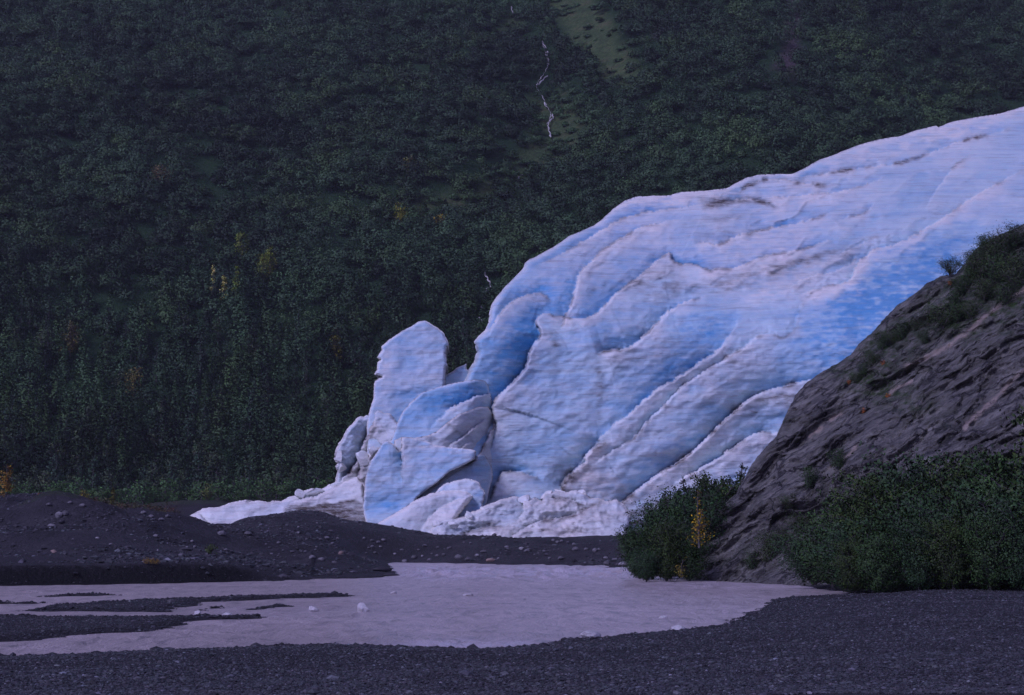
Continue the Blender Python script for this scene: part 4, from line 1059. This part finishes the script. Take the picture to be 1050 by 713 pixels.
# trees that stand out by colour
ytree = [(8, 522, 175, 3.4, 1.5, (.26, .15, .015), 'orange-yellow tree at the far left edge of the moraine', False), (42, 516, 170, 1.9, .6, (.22, .11, .02), 'thin rusty sapling on top of the gravel mound', True), (86, 506, 262, 2.6, 1.9, (.28, .22, .02), 'small bright yellow tree at the forest edge above the gravel mound', False),
         (117, 519, 200, 1.9, .8, (.13, .13, .02), 'thin yellow-green sapling right of the gravel mound', True), (213, 519, 230, 2.2, 1.6, (.11, .14, .03), 'light green bush just behind the tip of the ice tongue', False)]
for k, (px, py, Y, h, w, c, lab, con) in enumerate(ytree):
    t = make_tree('autumn_tree', 440 + k, h, w, 420, .2, c, con, lab)
    X, Yv, Z = on_ground(px, Y); t.location = (X, Yv, Z)
hy_t = [(221, 302, 5, 1.2, (.36, .26, .12), 'bleached leaning tree with sparse straw-coloured leaves', True, 170), (232, 312, 5, 1.4, (.30, .22, .09), 'pale straw-coloured tree beside the bleached leaning tree', True, 220), (245, 312, 6, 1.8, (.13, .13, .02), 'pointed yellow-green tree right of the bleached one', True, 500), (272, 294, 5, 3.0, (.11, .105, .018), 'broad mustard-tinged tree uphill of the pointed yellow tree', False, 500), (279, 282, 5, 2.2, (.12, .115, .02), 'mustard-topped tree highest of the yellowing cluster', False, 420),
        (250, 265, 4, 2.2, (.10, .10, .022), 'faint olive-yellow tree above the bleached tree', False, 400), (411, 228, 4, 2.2, (.16, .12, .015), 'small golden tree alone in the middle of the hillside', False, 300), (452, 231, 2, 2.4, (.2, .11, .015), 'low golden-orange bush on the mid hillside', False, 260), (168, 190, 3.5, 3.6, (.11, .06, .03), 'rust-brown tree high on the left hillside', False, 300), (142, 408, 4, 3.2, (.13, .085, .03), 'tan-leaved tree in the lower left forest', False, 300),
        (76, 365, 5, 2.8, (.085, .055, .02), 'brownish tree in the left forest', False, 400), (345, 370, 4, 2, (.13, .10, .018), 'yellowish tree left of the ice pinnacle', False, 300), (420, 178, 3.5, 2.6, (.09, .07, .02), 'olive-gold tree near the middle of the slope', False, 300)]
for k, (px, py, h, w, c, lab, con, n) in enumerate(hy_t):
    h *= 1.4; w *= 1.5; n = int(n * 1.7); c = (c[0] * 1.35, c[1] * 1.8, c[2])
    t = make_tree('autumn_tree', 460 + k, h, w, n, .36, c, con, lab)
    X, Y, Z = hit_hill(px, py, hill_z); t.location = (X, Y - 3.5, float(hill_z(np.array([X]), np.array([Y - 3.5]))[0]) + 1.6)

# --- the far forest: one mass
def crown_template(seed, conic, n):
    r = np.random.default_rng(seed)
    th = r.uniform(0, 2 * np.pi, n); u = r.uniform(-.25, 1, n)
    if conic:
        zc = r.uniform(0, 1, n) ** 1.25; rad = (1 - zc) ** .8 * .5 * r.uniform(.5, 1.1, n)
        C = np.stack([np.cos(th) * rad, np.sin(th) * rad, zc], 1)
    else:
        q = np.sqrt(1 - np.clip(u, -1, 1) ** 2); rr = r.uniform(.55, 1.1, n) * (1 + .30 * np.sin(th * 3 + seed) * np.cos(u * 5 + seed))
        C = np.stack([np.cos(th) * q * rr * .5, np.sin(th) * q * rr * .5, .45 + u * rr * .5], 1)
    nrm = C - np.array([0, 0, .35]); nrm /= np.linalg.norm(nrm, axis=1)[:, None]
    nrm += .60 * r.normal(size=(n, 3)) + np.array([0, 0, .35]); nrm /= np.linalg.norm(nrm, axis=1)[:, None]
    a = np.cross(nrm, r.normal(size=(n, 3))); a /= np.linalg.norm(a, axis=1)[:, None]; b = np.cross(nrm, a)
    return C, a, b
TMP = [crown_template(500 + i, i >= 5, 290) for i in range(8)]
cand = 11500
Yc = np.sqrt(rng.uniform(318 ** 2, 625 ** 2, cand)); tcand = rng.uniform(-.305, .305, cand); Xc = tcand * Yc
Zc = hill_z(Xc, Yc) + np.clip(3.0 * fbm(Xc / 8., Yc / 11., None, 2, 87) - .2, -.3, 3)
fpx, fpy = proj(Xc, Yc, Zc)
PP = np.stack([fpx, fpy], 1)
keep = np.ones(cand, bool)
GS = np.array(sil); gl = np.interp(fpx, np.concatenate([[340, 385, 460, 476], GS[10:, 0]]), np.concatenate([[480, 350, 370, 385], GS[10:, 1]]))
keep &= ~((fpy > gl + 45) & (fpx > 385))
keep &= (fpy > -75) & (fpy < 540)
w1 = 8 * fbm(fpx / 15., fpy / 11., None, 3, 71)
mead = np.maximum(mask(PP, MEADOW, 9, 1.6 * w1), .82 * mask(PP, MEADOW3, 5, w1)); chute = mask(PP, MEADOW2, 10, w1); scr = mask(PP, SCREE, 6, w1) * .85
keep &= rng.uniform(size=cand) > np.maximum(np.maximum(mead * .72, chute * .10), scr)
cd = np.min(np.hypot(fpx[:, None] - CASC_PTS[None, :, 0], (fpy[:, None] - CASC_PTS[None, :, 1] - 4) * .6), 1)
keep &= cd > 5.5
Xc, Yc, Zc, fpx, fpy, chute, meadk = [a[keep] for a in (Xc, Yc, Zc, fpx, fpy, chute, mead)]
nf = len(Xc)
lowf = sstep(230, 420, fpy)                                     # taller pointed trees lower down
ht_ = (3.6 + 4.2 * lowf * rng.uniform(.5, 1.15, nf)) * rng.uniform(.65, 1.4, nf) * (1 - np.maximum(.50 * chute, .72 * meadk))
wd_ = (4.6 - 1.5 * lowf) * rng.uniform(.5, 1.55, nf) * (1 - np.maximum(.30 * chute, .50 * meadk))
conic = rng.uniform(size=nf) < (.10 + .68 * lowf)
tp = np.where(conic, rng.integers(5, 8, nf), rng.integers(0, 5, nf))
patch = fbm(Xc / 24., Yc / 30., None, 3, 88); patch2 = fbm(Xc / 9., Yc / 9., None, 2, 89)
base = np.array([.041, .086, .031])[None] * (1 + .50 * fbm(Xc / 75., Yc / 55., None, 3, 86) + .50 * patch + .35 * patch2 + .24 * rng.normal(size=nf)).clip(.3)[:, None]
base = base * (1 + np.clip(patch2, 0, 1)[:, None] * np.array([.35, .15, -.25])[None]) + np.maximum(chute, meadk)[:, None] * np.array([.020, .050, .010])
VV, CC = [], []
NN = []
for k in range(8):
    I = np.where(tp == k)[0]
    if not len(I): continue
    C, a, b = TMP[k]
    n = len(C)
    rz = rng.uniform(0, 6.28, len(I)); ca, sa = np.cos(rz), np.sin(rz)
    def rot(Q): return np.stack([Q[None, :, 0] * ca[:, None] - Q[None, :, 1] * sa[:, None], Q[None, :, 0] * sa[:, None] + Q[None, :, 1] * ca[:, None], np.repeat(Q[None, :, 2], len(I), 0)], -1)
    S = np.stack([wd_[I], wd_[I], ht_[I]], 1)[:, None, :]
    ctr = rot(C) * S + np.stack([Xc[I], Yc[I], Zc[I] - .3], 1)[:, None, :]
    ls = (.235 * rng.uniform(.7, 1.35, (len(I), n)))[..., None]
    A, B = rot(a), rot(b)
    V = np.stack([ctr - A * ls, ctr + A * ls * .2 - B * ls * .9, ctr + A * ls * .8 + B * ls * .75], 2).reshape(-1, 3)
    ln = np.cross(A, B); rd = ctr - (np.stack([Xc[I], Yc[I], Zc[I] + .30 * ht_[I]], 1)[:, None, :]); rd /= np.linalg.norm(rd, axis=-1, keepdims=True)
    ln = ln * .40 + rd * .85; ln /= np.linalg.norm(ln, axis=-1, keepdims=True)
    NN.append(np.repeat(ln.reshape(-1, 3), 3, 0))
    VV.append(V)
    cc = base[I][:, None, :] * np.clip(1 + .06 * rng.normal(size=(len(I), n, 1)), .5, 1.7)
    CC.append(np.repeat(cc.reshape(-1, 3), 3, 0))
VV = np.concatenate(VV); CC = np.clip(np.concatenate(CC), .004, 1)
fo = mesh_np('forest', VV, np.arange(len(VV)).reshape(-1, 3), M_LEAF, None, True, {'col': np.concatenate([CC, np.ones((len(CC), 1))], 1)})
cn = fo.data.attributes.new('custom_normal', 'FLOAT_VECTOR', 'POINT')
cn.data.foreach_set('vector', np.concatenate(NN).astype(np.float32).ravel())
tag(fo, 'dense dark green alder and cottonwood forest covering the whole mountainside', 'forest', None, 'stuff')

# ================================================================== STONES
def stone_mesh(name, seed, flat=.65, rough=.28, mat=M_STONE, sub=2):
    import bmesh
    bm = bmesh.new(); bmesh.ops.create_icosphere(bm, subdivisions=sub, radius=.5)
    co = np.array([v.co[:] for v in bm.verts])
    d = 1 + rough * fbm(co[:, 0] * 2.4 + seed, co[:, 1] * 2.4, co[:, 2] * 2.4, 3, seed)
    q = co * d[:, None]
    r = np.random.default_rng(seed)
    for _ in range(7):                                          # flat broken facets
        nn = r.normal(size=3); nn /= np.linalg.norm(nn); c = r.uniform(.30, .42)
        h = q @ nn - c
        q = q - np.clip(h, 0, None)[:, None] * nn * .85
    q[:, 2] *= flat
    for v, p in zip(bm.verts, q): v.co = p
    me = bpy.data.meshes.new(name); bm.to_mesh(me); bm.free()
    me.materials.append(mat)
    return me
SM = [stone_mesh('boulder', 600 + i) for i in range(6)]
SP = [stone_mesh('boulder', 610 + i, mat=M_PALE) for i in range(4)]
ST = stone_mesh('boulder', 620, mat=M_TAN); SD = [stone_mesh('boulder', 630 + i, .5, mat=M_DARK) for i in range(3)]
def boulder(me, px, py, wpx, hpx=None, label=None, group=None, y0=60, y1=240, name='boulder', sink=.25):
    X, Y, Z = ray_ground(px, py, ground_z, y0, y1)
    w = wpx * Y / F; h = (hpx or wpx * .7) * Y / F
    o = bpy.data.objects.new(name, me); COL.objects.link(o)
    o.scale = (w, w * random.uniform(.8, 1.1), h / .65); o.rotation_euler = (0, 0, random.uniform(0, 6.28))
    o.location = (X, Y, Z + h * (.5 - sink))
    return tag(o, label, 'boulder', group)
boulder(SP[0], 60, 531, 9, 8, 'largest pale grey boulder on the crest of the gravel mound')
boulder(SM[1], 67, 529, 8, 7, 'dark grey block leaning beside the largest pale boulder on the gravel mound')
boulder(SM[2], 53.5, 541, 10, 5, 'flat grey slab just below the largest pale boulder')
boulder(SD[0], 63, 537, 8, 6, 'dark rock tucked under the two boulders on the mound')
boulder(ST, 55, 567, 6, 5, 'tan pinkish boulder low on the gravel mound'); boulder(SM[3], 186, 570.5, 7, 4, 'grey boulder low on the slope right of the gravel mound')
boulder(ST, 349.5, 569, 7, 6, 'tan rounded boulder below the dirty ice of the tongue')
boulder(SP[1], 639, 581, 13, 7, 'pale grey boulder at the far waterline beside the clump of alders')
boulder(ST, 503, 576, 10, 5, 'brown flat boulder at the far waterline below the ice rubble')
boulder(SD[1], 392, 586, 24, 8, 'long dark wet slab at the tip of the cut bank'); boulder(SD[2], 401, 591, 22, 5, 'low black rock at the waterline in front of the dark slab')
boulder(SD[0], 424, 591.5, 13, 7, 'dark rock standing in the river off the tip of the bank', sink=.35); boulder(SD[1], 432, 589, 9, 4, 'smaller dark rock in the river right of the standing one', sink=.35); boulder(SM[0], 521, 588, 10, 4, 'dark rock breaking the rapids in midstream', sink=.35)
for (px, py, w) in [(42, 543, 4), (110, 545, 4), (100, 553, 5), (113.5, 559, 4), (75, 554, 3.5), (138, 554.5, 3), (162, 565, 3), (197, 556, 5), (192, 562, 4), (306, 541, 3), (325, 537, 3), (393, 555, 5), (390, 562, 4), (306, 547, 4), (489, 571, 6), (511, 574, 5), (535, 564, 6), (572, 557, 5), (601, 564, 5), (621, 573, 5), (433, 571, 4), (412, 565, 4), (285, 571, 3), (291, 578, 4), (405, 569, 4)]:
    boulder(SP[random.randrange(4)], px, py, w, w * .65, 'small pale stone scattered on the dark moraine below the ice', 'pale stones on the moraine')
for (px, py, w) in [(227, 549, 10), (255, 549, 9), (160, 551, 7), (320, 573, 9), (330, 575, 8), (335, 553, 7), (343, 578, 7), (232, 565, 6), (300, 567, 5), (313, 567, 5), (200, 562, 5), (470, 573, 9), (480, 575, 8), (455, 570, 6), (496, 567, 7), (575, 574, 8), (590, 565, 9), (610, 566, 8), (540, 566, 7), (622, 579, 9), (631, 575, 7), (440, 575, 6), (425, 573, 7), (415, 577, 7), (560, 570, 5), (460, 563, 5), (520, 562, 6), (640, 571, 8), (85, 520, 8), (72, 517, 7), (50, 519, 7), (147, 527, 7), (155, 531, 8), (165, 534, 7), (172, 531, 6)]:
    boulder(SM[random.randrange(6)], px, py, w, w * .6, 'dark grey boulder scattered on the moraine between the ice and the river', 'grey boulders on the moraine')
for i in range(45):
    px = rng.uniform(270, 640) if i < 45 else rng.uniform(15, 270); py = np.interp(px, [15, 180, 300, 400, 640], [545, 556, 560, 563, 566]) + rng.normal() * 7
    boulder(SM[i % 6], px, py, rng.uniform(2.5, 5), None, 'dark grey boulder scattered on the moraine between the ice and the river', 'grey boulders on the moraine')
# ice lumps stranded in the river
def berg(px, py, w, h, label, seed):
    me = stone_mesh('ice_chunk', seed, 1.0, .5, M_BERG, 3)
    yc = (CY - py) / F; Yv = -EYE * (cp - sp * yc) / (sp + cp * yc)
    X, Y, _ = at(px, py, Yv)
    o = bpy.data.objects.new('ice_chunk', me); COL.objects.link(o)
    g = max(0., float(ground_z([X], [Yv])[0]))
    o.scale = (w * Yv / F * 1.1, w * Yv / F * .8, h * Yv / F * 1.5); o.location = (float(X), float(Y), g + h * Yv / F * .32); o.rotation_euler = (0, 0, .3 * math.sin(seed))
    tag(o, label, 'ice chunk')
berg(322, 627.5, 10, 6, 'white ice chunk in the river, left of the two rounded midstream ones', 701)
berg(371, 627.5, 11, 8, 'taller round white ice chunk in midstream', 702)
berg(203, 631, 7, 5, 'small white ice chunk caught on the left gravel bar', 703); berg(232, 632, 8, 4, 'low white ice chunk at the end of the left gravel bar', 704)
berg(606, 654.5, 22, 7, 'long flat white ice chunk grounded on the near shore', 705); berg(697, 646.5, 15, 5, 'white ice chunk grounded on the near shore furthest right', 706)
berg(680, 634, 11, 2.6, 'thin sliver of ice drifting near the right shore', 707); berg(404, 609, 7, 3, 'small pale ice chunk drifting upstream of the round midstream one', 708); berg(480, 611, 9, 2.6, 'thin pale ice sliver in the middle of the river', 709)

# small plants on the moraine
tuft = make_shrub('grass_tuft', ((351, .55, .8, 12, 5, 7, .10, (.07, .11, .02)), dict(lean=.5)), leafname='foliage', cat='plant')
X, Y, Z = ray_ground(215, 569, ground_z, 80, 200); tuft.location = (X, Y, Z); tag(tuft, 'green tuft of plants alone on the dark moraine slope', 'plant')
yt = make_shrub('autumn_plant', ((352, .4, .6, 6, 6, 8, .07, (.32, .2, .02)), {}), cat='plant')
for i, px in enumerate((150, 155, 160)):
    X, Y, Z = ray_ground(px, 579.5, ground_z, 80, 200); put(yt, (X, Y, Z), i, (.7, .7, .6), 'little golden plant on the rim of the cut bank', 'plant', 'golden plants on the bank rim')
r = np.random.default_rng(360)
C, TI = [], []
for i in range(260):
    px = r.uniform(88, 180); Y = r.uniform(165, 215)
    X = (px - CX) / F * Y; s = r.uniform(.3, .8)
    Z = float(ground_z([X], [Y])[0]); m = 26
    C.append(np.array([X, Y, Z + s * .35]) + r.normal(size=(m, 3)) * np.array([s * .6, s * .6, s * .25]))
    TI.append(tint_leaves(m, [(.085, .045, .022), (.05, .065, .022), (.07, .06, .026)][i % 3], .25, r))
V, Fq, tc = leaf_cloud(np.concatenate(C), .2, np.concatenate(TI), .5, r)
tag(mesh_np('ground_cover', V, Fq, M_LEAF, None, False, {'col': tc}), 'rusty red and olive ground cover on the moraine below the forest edge', 'ground cover', None, 'stuff')

# --- pebbles of the river flats: one mass
def pebbles(n_try, samp, smin, smax, seed, p=2.2):
    r = np.random.default_rng(seed)
    X, Y = samp(r, n_try)
    z, sd, sb, _, px = ground_exact(X, Y, True)
    ok = (np.maximum(sd, sb) > -.12) & (z > -.04)
    return X[ok], Y[ok], z[ok]
def near_samp(r, n):
    Y = 21.0 + (80 - 21.) * r.uniform(size=n) ** 1.9; return r.uniform(-.30, .30, n) * Y, Y
def shore_samp(r, n):
    B = [RIVER] + BARS
    k = r.choice(len(B), n, p=np.array([.42, .26, .05, .03, .05, .03, .02, .14])); out = np.zeros((n, 2))
    for i in range(len(B)):
        m = np.where(k == i)[0]; j = r.integers(0, len(B[i]), len(m)); f = r.uniform(size=(len(m), 1))
        a = B[i][j]; b = B[i][(j + 1) % len(B[i])]
        out[m] = a + (b - a) * f + r.normal(size=(len(m), 2)) * np.array([.6, .55])
    ok = out[:, 1] < 125
    return out[ok, 0], out[ok, 1]
px1, py1, pz1 = pebbles(165000, near_samp, 0, 0, 801)
s1 = np.exp(np.random.default_rng(803).normal(np.log(.021), .42, len(px1))) * (1 + .010 * py1)
px2, py2, pz2 = pebbles(14000, shore_samp, 0, 0, 802)
s2 = np.exp(np.random.default_rng(804).normal(np.log(.052), .45, len(px2)))
rr3 = np.random.default_rng(806)
py3 = 92 + 98 * rr3.uniform(size=42000) ** .9; px3 = rr3.uniform(-.29, .07, 42000) * py3; pz3 = ground_z(px3, py3)
k3 = (vnoise(px3 / 6., py3 / 6., None, 807) + .3 * rr3.normal(size=42000) > .0) & (pz3 > .12); px3, py3, pz3 = px3[k3], py3[k3], pz3[k3]
s3 = np.exp(rr3.normal(np.log(.12), .5, len(px3)))
X = np.concatenate([px1, px2, px3]); Y = np.concatenate([py1, py2, py3]); Z = np.concatenate([pz1, pz2, pz3]); S = np.clip(np.concatenate([s1, s2, s3]), .012, .5)
inv = np.abs(X / Y) < .31
X, Y, Z, S = X[inv], Y[inv], Z[inv], S[inv]
r = np.random.default_rng(805)
_t = np.arange(5) * 2 * np.pi / 5
cube = np.concatenate([np.stack([.5 * np.cos(_t), .5 * np.sin(_t), np.full(5, -.25)], 1), np.stack([.52 * np.cos(_t + .3), .52 * np.sin(_t + .3), np.full(5, .12)], 1), [[0, 0, .40]]])
tri = np.array([(i, (i + 1) % 5, 5 + i) for i in range(5)] + [((i + 1) % 5, 5 + (i + 1) % 5, 5 + i) for i in range(5)] + [(5 + i, 5 + (i + 1) % 5, 10) for i in range(5)])
n = len(X)
rz = r.uniform(0, 6.28, n); ca, sa = np.cos(rz)[:, None], np.sin(rz)[:, None]
Q = cube[None] * (1 + .18 * r.normal(size=(n, 11, 3))) * np.stack([r.uniform(.8, 1.5, n), r.uniform(.7, 1.1, n), r.uniform(.45, .9, n)], 1)[:, None, :] * S[:, None, None]
V = np.stack([Q[..., 0] * ca - Q[..., 1] * sa + X[:, None], Q[..., 0] * sa + Q[..., 1] * ca + Y[:, None], Q[..., 2] + Z[:, None] + .12 * S[:, None]], -1).reshape(-1, 3)
Fp = (tri[None] + (np.arange(n) * 11)[:, None, None]).reshape(-1, 3)
g = np.exp(r.normal(np.log(.050), .45, n)); g = np.where(r.uniform(size=n) < .009, r.uniform(.13, .26, n), g)
n1 = inv[:len(px1)].sum(); n2 = n1 + inv[len(px1):len(px1) + len(px2)].sum(); ii = np.arange(n)
g = np.where((ii >= n1) & (ii < n2), g * .62, g)
pc = np.clip(g, .012, .4)[:, None] * np.array([.95, .99, 1.0])[None] * (1 + .04 * r.normal(size=(n, 3)))
pc = np.repeat(np.concatenate([pc, np.ones((n, 1))], 1), 11, 0)
tag(mesh_np('gravel', V, Fp, M_PEB, None, False, {'col': pc}), 'dark grey river gravel and pebbles on the near shore and the bars', 'gravel', None, 'stuff')

# ================================================================== AIR
hm = bpy.data.materials.new('haze_air'); hm.use_nodes = True
nt = hm.node_tree; nt.nodes.clear()
out = nt.nodes.new('ShaderNodeOutputMaterial'); pv = nt.nodes.new('ShaderNodeVolumePrincipled')
pv.inputs['Color'].default_value = (.80, .80, .86, 1); pv.inputs['Density'].default_value = .00013; pv.inputs['Anisotropy'].default_value = .1
nt.links.new(pv.outputs[0], out.inputs['Volume'])
hb = np.array([(x, y, zz) for x in (-3100, 3100) for y in (-3100, 3100) for zz in (-2.5, 760)], float)
hf = np.array([(0, 1, 3, 2), (4, 6, 7, 5), (0, 4, 5, 1), (2, 3, 7, 6), (0, 2, 6, 4), (1, 5, 7, 3)])
USE_HAZE = True
if USE_HAZE:
    tag(mesh_np('haze', hb, hf, hm, None, False), 'thin blue evening haze between the river and the mountainside', 'haze', None, 'stuff')

# ================================================================== LIGHT
SUN_EL, SUN_AZ = 40, 225                                        # behind the camera, slightly to the left (degrees, azimuth clockwise from +Y)
w = bpy.data.worlds.new('World'); SC.world = w; w.use_nodes = True
nt = w.node_tree; nt.nodes.clear()
wo = nt.nodes.new('ShaderNodeOutputWorld'); bg = nt.nodes.new('ShaderNodeBackground'); sky = nt.nodes.new('ShaderNodeTexSky')
sky.sky_type = 'NISHITA'; sky.sun_disc = False; sky.sun_elevation = R(SUN_EL); sky.sun_rotation = R(SUN_AZ)
sky.air_density = 1.0; sky.dust_density = 1.5; sky.ozone_density = 1.5
bw = nt.nodes.new('ShaderNodeRGBToBW'); nt.links.new(sky.outputs[0], bw.inputs[0])
cc = nt.nodes.new('ShaderNodeCombineColor')
for i in range(3): nt.links.new(bw.outputs[0], cc.inputs[i])
tinted = mix(nt, 1.0, cc.outputs[0], (.63, .585, 1.75), 'MULTIPLY')   # violet dusk overcast
colr = mix(nt, .88, sky.outputs[0], tinted)
nt.links.new(colr, bg.inputs['Color']); bg.inputs['Strength'].default_value = .092
nt.links.new(bg.outputs[0], wo.inputs[0])
sl = bpy.data.lights.new('sun', 'SUN'); sl.energy = 1.35; sl.angle = R(16); sl.color = (.72, .675, 1.0)
so = bpy.data.objects.new('sun', sl); COL.objects.link(so)
dv = Vector((math.sin(R(SUN_AZ)) * math.cos(R(SUN_EL)), math.cos(R(SUN_AZ)) * math.cos(R(SUN_EL)), math.sin(R(SUN_EL))))
so.rotation_euler = (-dv).to_track_quat('-Z', 'Y').to_euler(); so.location = dv * 500

# ================================================================== CAMERA
cd = bpy.data.cameras.new('camera'); cam = bpy.data.objects.new('camera', cd); COL.objects.link(cam)
cd.sensor_width = 36; cd.lens = 36 * F / 1050.; cd.clip_end = 8000; cd.clip_start = .1
cam.location = (0, 0, EYE); cam.rotation_euler = (R(90) + PITCH, 0, 0)
SC.camera = cam
SC.view_settings.view_transform = 'Standard'; SC.view_settings.look = 'None'
SC.view_settings.exposure = 0.33; SC.view_settings.gamma = 1
SC.render.resolution_x = 1024; SC.render.resolution_y = 695
